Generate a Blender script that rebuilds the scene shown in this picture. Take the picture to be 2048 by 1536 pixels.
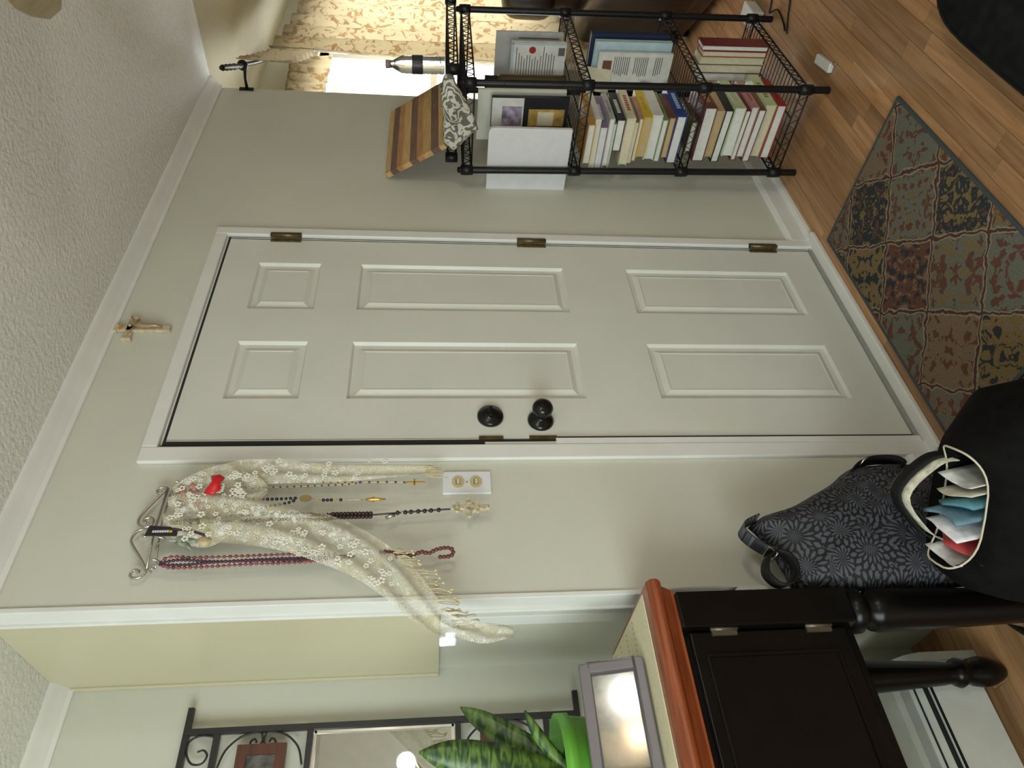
import bpy, math, random
from mathutils import Vector, Matrix
random.seed(7)
sin, cos, pi = math.sin, math.cos, math.pi
scene = bpy.context.scene
C = scene.collection
for o in list(bpy.data.objects): bpy.data.objects.remove(o)

# ------------------------------------------------------------------ camera
YAW, PITCH, ROLL = 0.7414, 0.1081, 0.0014
F = Vector((sin(YAW)*cos(PITCH), cos(YAW)*cos(PITCH), -sin(PITCH)))
R0 = Vector((cos(YAW), -sin(YAW), 0)); U0 = R0.cross(F)
RT = R0*cos(ROLL)+U0*sin(ROLL); UP = U0*cos(ROLL)-R0*sin(ROLL)
CAM = Vector((-1.167, -1.4911, 1.382))
cd = bpy.data.cameras.new('camera'); cam = bpy.data.objects.new('camera', cd); C.objects.link(cam)
cd.sensor_width = 36; cd.sensor_fit = 'HORIZONTAL'; cd.lens = 1425.17/2048*36
cd.clip_start = 0.02
XA, YA, ZA = -UP, RT, -F          # the camera was held on its side
cam.matrix_world = Matrix(((XA.x, YA.x, ZA.x, CAM.x), (XA.y, YA.y, ZA.y, CAM.y), (XA.z, YA.z, ZA.z, CAM.z), (0, 0, 0, 1)))
scene.camera = cam

# ------------------------------------------------------------------ world, lights, exposure
w = bpy.data.worlds.new('sky'); scene.world = w; w.use_nodes = True
bg = w.node_tree.nodes['Background']; bg.inputs[0].default_value = (0.93, 0.97, 1.0, 1); bg.inputs[1].default_value = 10.0
scene.view_settings.view_transform = 'Standard'; scene.view_settings.look = 'None'
scene.view_settings.exposure = 0.14; scene.view_settings.gamma = 1.0
scene.view_settings.use_curve_mapping = False
def area(name, loc, target, sx, sy, energy, color):
    l = bpy.data.lights.new(name, 'AREA'); l.shape = 'RECTANGLE'; l.size = sx; l.size_y = sy; l.energy = energy; l.color = color
    o = bpy.data.objects.new(name, l); C.objects.link(o); o.location = loc
    o.rotation_euler = (Vector(target)-Vector(loc)).to_track_quat('-Z', 'Y').to_euler(); return o
area('daylight_window_behind', (-2.88, -1.5, 1.45), (0, -1.2, 1.75), 1.5, 1.3, 60, (0.90, 1.0, 1.0))
area('ceiling_fixture_light', (-1.0, -2.9, 2.2), (-1.0, -2.7, 0), 0.5, 0.5, 14, (0.92, 1.0, 0.96))
LAMP_W, LAMP_Y = 6.0, 3.0

# ------------------------------------------------------------------ materials
def nodes(m): m.use_nodes = True; return m.node_tree.nodes, m.node_tree.links, m.node_tree.nodes['Principled BSDF']
MATS = {}
def mat(name, col, rough=0.5, metal=0.0, noise=0.0, nscale=30, bump=0.0, bscale=200, spec=0.5, alpha=None, trans=0, emit=0, stretch=None):
    if name in MATS: return MATS[name]
    m = bpy.data.materials.new(name); n, l, b = nodes(m); MATS[name] = m
    b.inputs['Base Color'].default_value = (*col, 1); b.inputs['Roughness'].default_value = rough; b.inputs['Metallic'].default_value = metal
    b.inputs['Specular IOR Level'].default_value = spec
    if trans: b.inputs['Transmission Weight'].default_value = trans
    if emit:
        b.inputs['Emission Color'].default_value = (*col, 1); b.inputs['Emission Strength'].default_value = emit
    tc = n.new('ShaderNodeTexCoord')
    src = tc.outputs['Object']
    if stretch:
        mp = n.new('ShaderNodeMapping'); mp.inputs['Scale'].default_value = stretch; l.new(src, mp.inputs[0]); src = mp.outputs[0]
    nz = n.new('ShaderNodeTexNoise'); nz.inputs['Scale'].default_value = nscale; nz.inputs['Detail'].default_value = 5; l.new(src, nz.inputs['Vector'])
    k = max(noise, 0.04)
    cr = n.new('ShaderNodeValToRGB'); cr.color_ramp.elements[0].position = .3; cr.color_ramp.elements[1].position = .7
    cr.color_ramp.elements[0].color = (*[c*(1-k) for c in col], 1); cr.color_ramp.elements[1].color = (*[min(1, c*(1+k)) for c in col], 1)
    l.new(nz.outputs['Fac'], cr.inputs[0]); l.new(cr.outputs[0], b.inputs['Base Color'])
    if bump:
        n2 = n.new('ShaderNodeTexNoise'); n2.inputs['Scale'].default_value = bscale; n2.inputs['Detail'].default_value = 4; l.new(src, n2.inputs['Vector'])
        bp = n.new('ShaderNodeBump'); bp.inputs['Strength'].default_value = bump; bp.inputs['Distance'].default_value = .004
        l.new(n2.outputs['Fac'], bp.inputs['Height']); l.new(bp.outputs[0], b.inputs['Normal'])
    return m
def math_node(n, op, a=None, b=None, **k):
    x = n.new('ShaderNodeMath'); x.operation = op
    for i, v in enumerate((a, b)):
        if v is not None and not hasattr(v, 'links'): x.inputs[i].default_value = v
    return x
wall_m = mat('cream_wall_paint', (0.60, 0.60, 0.515), .55, noise=.03, nscale=3, bump=.06, bscale=350)
beige_m = mat('beige_gloss_paint', (0.56, 0.52, 0.36), .32, noise=.03, nscale=2)
white_m = mat('white_trim_paint', (0.74, 0.745, 0.71), .35, noise=.02, nscale=8)
door_m = mat('white_door_paint', (0.66, 0.665, 0.605), .42, noise=.03, nscale=4)
grey_m = mat('grey_weatherstrip', (0.30, 0.30, 0.27), .6)
dark_m = mat('dark_gap', (0.02, 0.02, 0.02), .8)
alu_m = mat('aluminium_sill', (0.55, 0.55, 0.52), .35, metal=.8)
brass_m = mat('dark_brass', (0.16, 0.12, 0.055), .4, metal=.7, noise=.3, nscale=90)
bronze_m = mat('oil_rubbed_bronze', (0.006, 0.006, 0.0055), .22, spec=.4)
black_m = mat('black_metal', (0.006, 0.006, 0.007), .4, spec=.3)
iron_m = mat('wrought_iron', (0.018, 0.016, 0.018), .45)
silver_m = mat('brushed_nickel', (0.52, 0.49, 0.43), .28, metal=.9)
gold_m = mat('gold_metal', (0.72, 0.44, 0.12), .3, metal=.8)
tan_ceil_m = mat('smooth_tan_ceiling', (0.46, 0.42, 0.29), .7)
ceil_m = mat('textured_ceiling', (0.74, 0.745, 0.71), .8, noise=.03, nscale=40, bump=1.0, bscale=75)

def wood(name, c1, c2, scale=(1.2, 22, 22), rough=.35, rnd=.25):
    m = bpy.data.materials.new(name); MATS[name] = m; n, l, b = nodes(m)
    tc = n.new('ShaderNodeTexCoord'); oi = n.new('ShaderNodeObjectInfo')
    geo = n.new('ShaderNodeNewGeometry')
    add = n.new('ShaderNodeVectorMath'); add.operation = 'ADD'
    l.new(geo.outputs['Position'], add.inputs[0])
    mul = n.new('ShaderNodeVectorMath'); mul.operation = 'SCALE'; mul.inputs['Scale'].default_value = 40
    cx = n.new('ShaderNodeCombineXYZ'); l.new(oi.outputs['Random'], cx.inputs[0]); l.new(oi.outputs['Random'], cx.inputs[2])
    l.new(cx.outputs[0], mul.inputs[0]); l.new(mul.outputs[0], add.inputs[1])
    mp = n.new('ShaderNodeMapping'); mp.inputs['Scale'].default_value = scale; l.new(add.outputs[0], mp.inputs[0])
    nz = n.new('ShaderNodeTexNoise'); nz.inputs['Scale'].default_value = 3; nz.inputs['Detail'].default_value = 7; nz.inputs['Distortion'].default_value = .6; l.new(mp.outputs[0], nz.inputs['Vector'])
    cr = n.new('ShaderNodeValToRGB'); cr.color_ramp.elements[0].position = .33; cr.color_ramp.elements[1].position = .68
    cr.color_ramp.elements[0].color = (*c1, 1); cr.color_ramp.elements[1].color = (*c2, 1)
    l.new(nz.outputs['Fac'], cr.inputs[0])
    hv = n.new('ShaderNodeHueSaturation'); mr = n.new('ShaderNodeMapRange')
    mr.inputs['To Min'].default_value = 1-rnd; mr.inputs['To Max'].default_value = 1+rnd*.7
    l.new(oi.outputs['Random'], mr.inputs['Value']); l.new(mr.outputs[0], hv.inputs['Value']); l.new(cr.outputs[0], hv.inputs['Color'])
    l.new(hv.outputs[0], b.inputs['Base Color']); b.inputs['Roughness'].default_value = rough
    return m
oak_m = wood('oak_floor', (0.29, 0.145, 0.06), (0.47, 0.26, 0.12), rough=.38, rnd=.28)
cherry_m = wood('cherry_top', (0.20, 0.045, 0.014), (0.34, 0.085, 0.028), scale=(3, 40, 40), rough=.28, rnd=.05)
brownframe_m = wood('brown_frame_wood', (0.06, 0.02, 0.012), (0.11, 0.035, 0.02), rough=.5, rnd=.1)

# ------------------------------------------------------------------ mesh helpers
WL = {}
class MB:
    def __init__(s, xf=None): s.v = []; s.f = []; s.sm = []; s.xf = xf
    def add(s, vs, fs, smooth=False):
        b = len(s.v); s.v += [Vector(p) for p in vs]; s.f += [[i+b for i in q] for q in fs]; s.sm += [smooth]*len(fs); return s
    def box(s, x0, x1, y0, y1, z0, z1):
        x0, x1 = min(x0, x1), max(x0, x1); y0, y1 = min(y0, y1), max(y0, y1); z0, z1 = min(z0, z1), max(z0, z1)
        vs = [(x, y, z) for x in (x0, x1) for y in (y0, y1) for z in (z0, z1)]
        return s.add(vs, [(0, 1, 3, 2), (4, 6, 7, 5), (0, 4, 5, 1), (2, 3, 7, 6), (0, 2, 6, 4), (1, 5, 7, 3)])
    def obox(s, c, ax, ay, az, hx, hy, hz):
        c = Vector(c); ax, ay, az = Vector(ax).normalized(), Vector(ay).normalized(), Vector(az).normalized()
        vs = [c+ax*hx*i+ay*hy*j+az*hz*k for i in (-1, 1) for j in (-1, 1) for k in (-1, 1)]
        return s.add(vs, [(0, 1, 3, 2), (4, 6, 7, 5), (0, 4, 5, 1), (2, 3, 7, 6), (0, 2, 6, 4), (1, 5, 7, 3)])
    def prism(s, poly, axis, a, b, smooth=False):
        # poly: 2D points; axis 0: (y,z) extruded in x; 1: (x,z) in y; 2: (x,y) in z
        def P(p, t): return {0: (t, p[0], p[1]), 1: (p[0], t, p[1]), 2: (p[0], p[1], t)}[axis]
        n = len(poly); vs = [P(p, a) for p in poly]+[P(p, b) for p in poly]
        fs = [(i, (i+1) % n, n+(i+1) % n, n+i) for i in range(n)]+[tuple(range(n-1, -1, -1)), tuple(range(n, 2*n))]
        return s.add(vs, fs, smooth)
    def tube(s, path, r, seg=8, closed=False, cap=True):
        path = [Vector(p) for p in path]; n = len(path); vs = []; fs = []
        rr = r if hasattr(r, '__len__') else [r]*n
        prev = None
        for i in range(n):
            a = path[(i-1) % n] if (closed or i > 0) else path[i]; b = path[(i+1) % n] if (closed or i < n-1) else path[i]
            t = (b-a).normalized()
            if prev is None:
                u = t.orthogonal().normalized()
            else:
                u = prev-t*prev.dot(t); u = u.normalized() if u.length > 1e-6 else t.orthogonal().normalized()
            prev = u; q = t.cross(u)
            vs += [path[i]+(u*cos(2*pi*k/seg)+q*sin(2*pi*k/seg))*rr[i] for k in range(seg)]
        m = n if closed else n-1
        for i in range(m):
            for k in range(seg):
                j = (i+1) % n; fs.append((i*seg+k, i*seg+(k+1) % seg, j*seg+(k+1) % seg, j*seg+k))
        if not closed and cap: fs += [tuple(range(seg-1, -1, -1)), tuple(range((n-1)*seg, n*seg))]
        return s.add(vs, fs, True)
    def lathe(s, prof, c=(0, 0, 0), seg=24, axis=2, sq=0):
        # prof: (radius, height) ; axis 2=z, 1=-y outwards, 0=x
        c = Vector(c); vs = []; fs = []; n = len(prof)
        for r, h in prof:
            for k in range(seg):
                a = 2*pi*k/seg; x, y = r*cos(a), r*sin(a)
                vs.append(c+({2: Vector((x, y, h)), 1: Vector((x, -h, y)), 0: Vector((h, x, y))}[axis]))
        for i in range(n-1):
            for k in range(seg): fs.append((i*seg+k, i*seg+(k+1) % seg, (i+1)*seg+(k+1) % seg, (i+1)*seg+k))
        fs += [tuple(range(seg-1, -1, -1)), tuple(range((n-1)*seg, n*seg))]
        return s.add(vs, fs, True)
    def sphere(s, c, r, seg=10, rings=6, sc=(1, 1, 1)):
        prof = [(max(1e-5, r*sin(pi*i/rings)), -r*cos(pi*i/rings)) for i in range(rings+1)]
        b = len(s.v); s.lathe(prof, (0, 0, 0), seg)
        for i in range(b, len(s.v)): s.v[i] = Vector((s.v[i].x*sc[0], s.v[i].y*sc[1], s.v[i].z*sc[2]))+Vector(c)
        return s
    def grid(s, fn, nu, nv, smooth=True, thick=0):
        vs = [Vector(fn(i/nu, j/nv)) for i in range(nu+1) for j in range(nv+1)]
        fs = [(i*(nv+1)+j, (i+1)*(nv+1)+j, (i+1)*(nv+1)+j+1, i*(nv+1)+j+1) for i in range(nu) for j in range(nv)]
        return s.add(vs, fs, smooth)
    def pillow(s, outline, c, plane, mid, d, rings=7, bulge=0.5, wob=0, off=None):
        # outline 2D polygon star-shaped about c, inflated along the third axis
        def P(a, b, t): return {1: (a, mid+t, b), 0: (mid+t, a, b), 2: (a, b, mid+t)}[plane]
        n = len(outline); vs = []; fs = []
        for side in (-1, 1):
            for k in range(rings+1):
                t = 1-k/rings; h = d*(1-t**2.2)**bulge*side if k else 0
                for i, p in enumerate(outline):
                    a = c[0]+(p[0]-c[0])*t; b = c[1]+(p[1]-c[1])*t
                    hh = h*(1+wob*sin(9*a*10+7*b*10)) if k else 0
                    vs.append(P(a, b, hh+(off(a, b) if off else 0)))
        for sd in range(2):
            o = sd*(rings+1)*n
            for k in range(rings):
                for i in range(n):
                    q = (o+k*n+i, o+k*n+(i+1) % n, o+(k+1)*n+(i+1) % n, o+(k+1)*n+i); fs.append(q if sd else q[::-1])
        return s.add(vs, fs, True)
    def build(s, name, m, parent=None, bevel=0, origin=None, subsurf=0, solid=0):
        vs = [Vector(s.xf(*p)) if s.xf else p for p in s.v]
        if parent is not None: org = WL[parent.name]
        elif origin is not None: org = Vector(origin)
        else:
            org = Vector(((min(p.x for p in vs)+max(p.x for p in vs))/2, (min(p.y for p in vs)+max(p.y for p in vs))/2, min(p.z for p in vs)))
        me = bpy.data.meshes.new(name); me.from_pydata([tuple(p-org) for p in vs], [], s.f); me.update()
        me.polygons.foreach_set('use_smooth', s.sm)
        import bmesh
        bm = bmesh.new(); bm.from_mesh(me); bmesh.ops.remove_doubles(bm, verts=bm.verts, dist=1e-6); bmesh.ops.recalc_face_normals(bm, faces=bm.faces); bm.to_mesh(me); bm.free()
        o = bpy.data.objects.new(name, me); C.objects.link(o)
        if m: me.materials.append(m)
        if parent is not None: o.parent = parent; WL[o.name] = org
        else: o.location = org; WL[o.name] = org
        if solid:
            q = o.modifiers.new('t', 'SOLIDIFY'); q.thickness = solid; q.offset = 0
        if bevel:
            q = o.modifiers.new('b', 'BEVEL'); q.width = bevel; q.segments = 2; q.limit_method = 'ANGLE'
        if subsurf:
            q = o.modifiers.new('s', 'SUBSURF'); q.levels = subsurf; q.render_levels = subsurf
        return o
def thing(name, label, cat, loc=(0, 0, 0), group=None):
    o = bpy.data.objects.new(name, None); C.objects.link(o); o.location = loc; o.empty_display_size = .05
    WL[o.name] = Vector(loc); return tag(o, label, cat, group)
def tag(o, label, cat, group=None, kind=None):
    o['label'] = label; o['category'] = cat
    if group: o['group'] = group
    if kind: o['kind'] = kind
    return o
def struct(o, label=None, cat=None):
    o['kind'] = 'structure'
    if label: o['label'] = label; o['category'] = cat or o.name.split('_')[0]
    return o
def part(name, m, parent, *boxes, **k):
    b = MB(k.pop('xf', None))
    for q in boxes: b.box(*q)
    return b.build(name, m, parent, **k)
def arc(cx, cz, r, a0, a1, n=14, r1=None):
    r1 = r if r1 is None else r1
    return [(cx+(r+(r1-r)*i/n)*cos(a0+(a1-a0)*i/n), cz+(r+(r1-r)*i/n)*sin(a0+(a1-a0)*i/n)) for i in range(n+1)]
def smoothpath(pts, n=6):
    P = [Vector(p) for p in pts]; out = []
    for i in range(len(P)-1):
        p0 = P[max(i-1, 0)]; p1 = P[i]; p2 = P[i+1]; p3 = P[min(i+2, len(P)-1)]
        for k in range(n):
            t = k/n; out.append(.5*((2*p1)+(p2-p0)*t+(2*p0-5*p1+4*p2-p3)*t*t+(3*p1-p0-3*p2+p3)*t**3))
    return out+[P[-1]]

# ================================================================== THE ROOM
H = 2.335; XL = -.44; XR = 1.93; DB = .459; WB = .36
b = MB(); b.box(-3.1, 4.9, -4.3, .47, -.12, -.012)
floor = struct(b.build('floor', oak_m, origin=(0, 0, 0)), 'honey oak strip wood floor', 'floor')
def screen(x, y, z):
    d = Vector((x, y, z))-CAM; zz = d.dot(F)
    if zz < .05: return None
    return (1024-1425.17*d.dot(UP)/zz, 768-1425.17*d.dot(RT)/zz)
unit = MB().box(-.5, .5, -.5, .5, -.5, .5); cube = bpy.data.meshes.new('plank')
cube.from_pydata([tuple(p) for p in unit.v], [], unit.f); cube.materials.append(oak_m)
rest = MB(); npl = 0; PW = .0533
y = -4.2; row = 0
while y < .44:
    x = -3.0+random.uniform(0, .5); xs = [-3.0]
    while x < 4.8: xs.append(x); x += random.uniform(.38, 1.0)
    xs.append(4.8)
    for a, c in zip(xs[:-1], xs[1:]):
        vis = False
        for t in (0, .25, .5, .75, 1):
            p = screen(a+(c-a)*t, y+PW/2, 0)
            if p and -20 < p[0] < 2068 and -20 < p[1] < 1556: vis = True
        if vis and npl < 295:
            o = bpy.data.objects.new('plank', cube); C.objects.link(o); o.parent = floor
            o.location = ((a+c)/2, y+PW/2, -.006-random.uniform(0, .0004)); o.scale = (c-a-.0012, PW-.0012, .012); npl += 1
        else: rest.box(a+.0006, c-.0006, y+.0006, y+PW-.0006, -.012, -.0002)
    y += PW; row += 1
o = rest.build('plank_field', oak_m, floor); o['kind'] = 'stuff'

struct(MB().box(-3.1, XR, -4.3, .58, H, H+.12).build('ceiling', ceil_m), 'white textured popcorn ceiling', 'ceiling')
struct(MB().box(XR, 4.9, -4.3, .47, H, H+.12).build('ceiling_alcove', tan_ceil_m), 'smooth tan ceiling beyond the door wall corner', 'ceiling')
# door wall in three blocks around the opening
DX0, DX1, DZ = -.026, .866, 2.070
b = MB(); b.box(-.44, DX0, 0, DB, 1.37, H); b.box(-.424, DX0, .07, DB, 0, 1.37); b.box(-.44, DX0, 0, .07, 0, 1.37)
b.box(DX1, XR, 0, WB+.1, 0, H); b.box(DX0, DX1, 0, .14, DZ, H)
struct(b.build('wall_door', wall_m), 'cream wall around the white entry door', 'wall')
# glossy beige upper return and grey-beige lower return on the recess side
struct(MB().box(-.4415, -.4402, .058, DB, 1.37, H-.001).build('wall_return', beige_m), 'glossy beige upper side of the wall recess', 'wall')
struct(MB().box(-3.1, -.40, DB, DB+.12, 0, H).build('wall_recess', wall_m), 'cream wall at the back of the recess', 'wall')
struct(MB().box(-3.12, -3.0, -4.3, .6, 0, H).build('wall_left', wall_m), 'cream wall far left behind the camera', 'wall')
struct(MB().box(-3.1, 4.9, -4.32, -4.2, 0, H).build('wall_back', wall_m), 'cream wall behind the camera', 'wall')
struct(MB().box(4.8, 4.92, -4.3, .47, 0, H).build('wall_right', wall_m), 'cream wall at the far right', 'wall')
WX0, WX1, WZ0, WZ1 = 2.02, 4.35, .72, 2.06
b = MB(); b.box(XR, WX0, WB, WB+.12, 0, H); b.box(WX1, 4.9, WB, WB+.12, 0, H); b.box(WX0, WX1, WB, WB+.12, 0, WZ0); b.box(WX0, WX1, WB, WB+.12, WZ1, H)
struct(b.build('wall_window', wall_m), 'tan wall around the bright curtained window', 'wall')
# crown mouldings
prof = [(0, 2.292), (-.009, 2.292), (-.014, 2.301), (-.031, 2.314), (-.047, 2.324), (-.052, 2.328), (-.052, H), (0, H)]
struct(MB().prism(prof, 0, XL-.0, XR).build('trim_1', white_m), 'white crown moulding above the entry door', 'trim')
struct(MB().prism([(p[0]+DB, p[1]) for p in prof], 0, -3, -.44).build('trim_2', white_m), 'white crown moulding over the iron wall mirror', 'trim')
# corner trim on the recess edge
b = MB(); b.box(-.452, -.44, -.004, .05, 0, H); b.box(-.458, -.44, .05, .058, 0, H)
struct(b.build('trim_3', white_m, bevel=.0015), 'white vertical trim at the wall end left of the door', 'trim')
struct(MB().box(-.440, -.424, .118, .166, 0, 1.368).build('trim_4', white_m, bevel=.002), 'white vertical strip in the lower recess side', 'trim')
struct(MB().box(-.448, -.44, .445, .459, 1.37, H).build('trim_5', beige_m, bevel=.003), 'thin beige corner bead in the recess', 'trim')
# small lit pane glimpsed in the recess side
wn = MB(); wn.box(-.426, -.4235, .222, .312, 1.326, 1.3695)
wo = struct(wn.build('window_2', white_m), 'tiny bright daylight pane in the recess side', 'window')
glow = mat('daylight_pane', (0.95, 0.99, 1.0), .3, emit=2.2)
for q in ((.262, .304, 1.354, 1.368), (.232, .302, 1.331, 1.353)):
    part('pane', glow, wo, (-.4285, -.426, *q))
pts = [(.166+.022*cos(a), 1.09+.020*sin(a)) for a in [2*pi*k/20 for k in range(20)]]
b = MB(); b.pillow(pts, (.166, 1.09), 0, -.425, .010, 4); tag(b.build('oval_plaque', mat('pink_ceramic', (.52, .44, .38), .3)), 'small pinkish oval plaque on the lower recess side', 'plaque')
# door casing, jamb, threshold, baseboards
CW = .046
struct(MB().box(DX0-CW, DX0, -.013, 0, 0, DZ+.038).build('trim_6', white_m, bevel=.003), 'white door casing on the knob side', 'trim')
struct(MB().box(DX1, DX1+.038, -.013, 0, 0, DZ+.038).build('trim_7', white_m, bevel=.003), 'white door casing on the hinge side', 'trim')
struct(MB().box(DX0, DX1, -.013, 0, DZ, DZ+.038).build('trim_8', white_m, bevel=.003), 'white door casing across the door top', 'trim')
b = MB(); b.box(DX0, DX1, .05, .14, 0, DZ)
struct(b.build('trim_9', dark_m), 'dark gap behind the entry door', 'trim')
b = MB(); b.box(DX0-CW, DX1+.05, -.045, .0, 0, .018)
thr = struct(b.build('trim_10', white_m, bevel=.004), 'white painted threshold below the entry door', 'trim')
part('sill_plate', alu_m, thr, (DX0, DX1, -.004, .05, .0, .024))
part('sweep', grey_m, thr, (DX0+.012, DX1-.012, -.008, .004, .018, .03))
def baseboard(name, x0, x1, y, label):
    b = MB(); b.prism([(y, 0), (y-.014, 0), (y-.014, .075), (y-.008, .088), (y, .09)], 0, x0, x1)
    o = struct(b.build(name, white_m), label, 'baseboard')
    MB().prism([(y-.014, 0), (y-.03, 0), (y-.028, .012), (y-.02, .02), (y-.014, .021)], 0, x0, x1).build('shoe_moulding', white_m, o)
baseboard('baseboard_right', DX1+.038, XR, 0, 'white baseboard behind the wire shelf')
baseboard('baseboard_left', XL, DX0-CW, 0, 'white baseboard behind the black tote bag')
b = MB(); b.box(-.4455, -.44, 0.0, .07, 0, .09)
# ---------------------------------------------------------------- door
dr = bpy.data.objects.new('door_1', None); C.objects.link(dr); dr.location = (.436, 0, .03); WL['door_1'] = Vector(dr.location)
struct(dr, 'white six-panel entry door with black knob', 'door')
SX0, SX1, SZ0, SZ1 = .002, .853, .032, 2.058
px = [(.144, .366), (.508, .730)]; pz = [(.155, .735), (.952, 1.622), (1.750, 1.948)]
b = MB()
xs = [SX0, px[0][0], px[0][1], px[1][0], px[1][1], SX1]; zs = [SZ0, pz[0][0], pz[0][1], pz[1][0], pz[1][1], pz[2][0], pz[2][1], SZ1]
for i in range(5):
    for j in range(7):
        if i in (1, 3) and j in (1, 3, 5): continue
        b.add([(xs[i], 0, zs[j]), (xs[i+1], 0, zs[j]), (xs[i+1], 0, zs[j+1]), (xs[i], 0, zs[j+1])], [(0, 1, 2, 3)])
b.add([(SX0, 0, SZ0), (SX1, 0, SZ0), (SX1, 0, SZ1), (SX0, 0, SZ1), (SX0, .044, SZ0), (SX1, .044, SZ0), (SX1, .044, SZ1), (SX0, .044, SZ1)],
      [(0, 1, 5, 4), (1, 2, 6, 5), (2, 3, 7, 6), (3, 0, 4, 7), (4, 5, 6, 7)])
b.build('door_slab', door_m, dr)
for x0, x1 in px:
    for z0, z1 in pz:
        q = MB()
        rings = [(0, 0), (.006, .010), (.020, .011), (.036, .0025), (.040, .004)]
        vs = []
        for d, dep in rings: vs += [(x0+d, dep, z0+d), (x1-d, dep, z0+d), (x1-d, dep, z1-d), (x0+d, dep, z1-d)]
        fs = [(r*4+k, r*4+(k+1) % 4, r*4+4+(k+1) % 4, r*4+4+k) for r in range(4) for k in range(4)]+[(16, 17, 18, 19)]
        q.add(vs, fs); q.build('panel', door_m, dr)
for z0, z1 in ((1.828, 1.928), (.998, 1.098), (.154, .256)):
    h = MB(); h.box(.853, .872, -.018, -.006, z0, z1); h.tube([(.858, -.016, z0), (.858, -.016, z1)], .006, 10)
    h.box(.842, .853, -.004, .001, z0, z1); h.build('hinge', brass_m, dr)
b = MB(); b.box(-.022, -.002, -.001, .03, 1.25, SZ1+.006); b.box(-.014, -.004, -.001, .03, 1.06, 1.25); b.box(.0015, .0060, -.0015, .0, SZ0, 1.06); b.box(-.0115, SX1+.016, .001, .03, SZ1+.001, SZ1+.0075)
b.box(SX1+.001, SX1+.005, .001, .03, SZ0, SZ1); b.box(SX1+.011, SX1+.0155, .001, .03, SZ0, SZ1+.004); b.build('weatherstrip', dark_m, dr)
b = MB(); b.box(-.029, -.006, -.011, .03, SZ0-.01, 1.06); b.box(-.029, -.014, -.006, .03, 1.06, 1.25); b.box(-.002, .0035, .0, .03, 1.25, SZ1); b.box(-.029, -.022, 0, .03, 1.25, SZ1); b.box(SX1+.005, SX1+.011, .002, .03, SZ0, SZ1+.01); b.box(-.0115, SX1+.016, .002, .03, SZ1+.0075, SZ1+.0135); b.build('jamb_stop', white_m, dr)
h = MB(); h.lathe([(.0, 0), (.036, 0), (.036, .006), (.033, .012), (.022, .015), (.02, .017), (.0, .017)], (.076, 0, 1.231), 28, 1)
db = h.build('deadbolt', bronze_m, dr)
MB().obox((.076, -.022, 1.231), (1, 0, 0), (0, 1, 0), (0, 0, 1), .016, .006, .005).build('thumb_turn', bronze_m, db, bevel=.002)
h = MB(); h.lathe([(0, 0), (.036, 0), (.036, .005), (.03, .012), (.016, .016), (.012, .022), (.012, .032), (.02, .038), (.0275, .046), (.0285, .056), (.024, .066), (.014, .071), (0, .072)], (.062, 0, 1.094), 28, 1)
h.build('knob', bronze_m, dr)
h = MB(); h.box(-.004, .008, -.004, .01, 1.20, 1.265); h.box(-.004, .008, -.004, .01, 1.055, 1.13); h.build('strike_plate', brass_m, dr)
# ---------------------------------------------------------------- window
wf = bpy.data.objects.new('window_1', None); C.objects.link(wf); wf.location = (3.2, WB+.05, WZ0); WL['window_1'] = Vector(wf.location)
struct(wf, 'bright window behind the floral curtain', 'window')
b = MB()
for q in ((WX0, WX0+.05), (WX1-.05, WX1), (3.16, 3.22)): b.box(q[0], q[1], WB+.02, WB+.09, WZ0, WZ1)
b.box(WX0, WX1, WB+.02, WB+.09, WZ0, WZ0+.05); b.box(WX0, WX1, WB+.02, WB+.09, WZ1-.05, WZ1); b.box(WX0, WX1, WB+.03, WB+.07, 1.37, 1.41)
b.build('window_frame', white_m, wf)
b = MB(); b.box(WX0-.06, WX1+.06, WB-.06, WB+.02, WZ0-.03, WZ0); b.build('window_sill', white_m, wf, bevel=.004)
b = MB(); b.box(WX0-.06, WX0, WB-.014, WB, WZ0, WZ1+.06); b.box(WX1, WX1+.06, WB-.014, WB, WZ0, WZ1+.06); b.box(WX0, WX1, WB-.014, WB, WZ1, WZ1+.06)
b.build('window_casing', white_m, wf)
gm = bpy.data.materials.new('window_glass'); n, l, bs = nodes(gm); n.remove(bs)
g1 = n.new('ShaderNodeBsdfTransparent'); g2 = n.new('ShaderNodeBsdfGlossy'); g2.inputs['Roughness'].default_value = .02; mx = n.new('ShaderNodeMixShader'); mx.inputs[0].default_value = .06; l.new(g1.outputs[0], mx.inputs[1]); l.new(g2.outputs[0], mx.inputs[2]); l.new(mx.outputs[0], n['Material Output'].inputs[0])
for x0, x1 in ((WX0+.05, 3.16), (3.22, WX1-.05)):
    for z0, z1 in ((WZ0+.05, 1.37), (1.41, WZ1-.05)): part('pane', gm, wf, (x0, x1, WB+.048, WB+.052, z0, z1))

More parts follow.
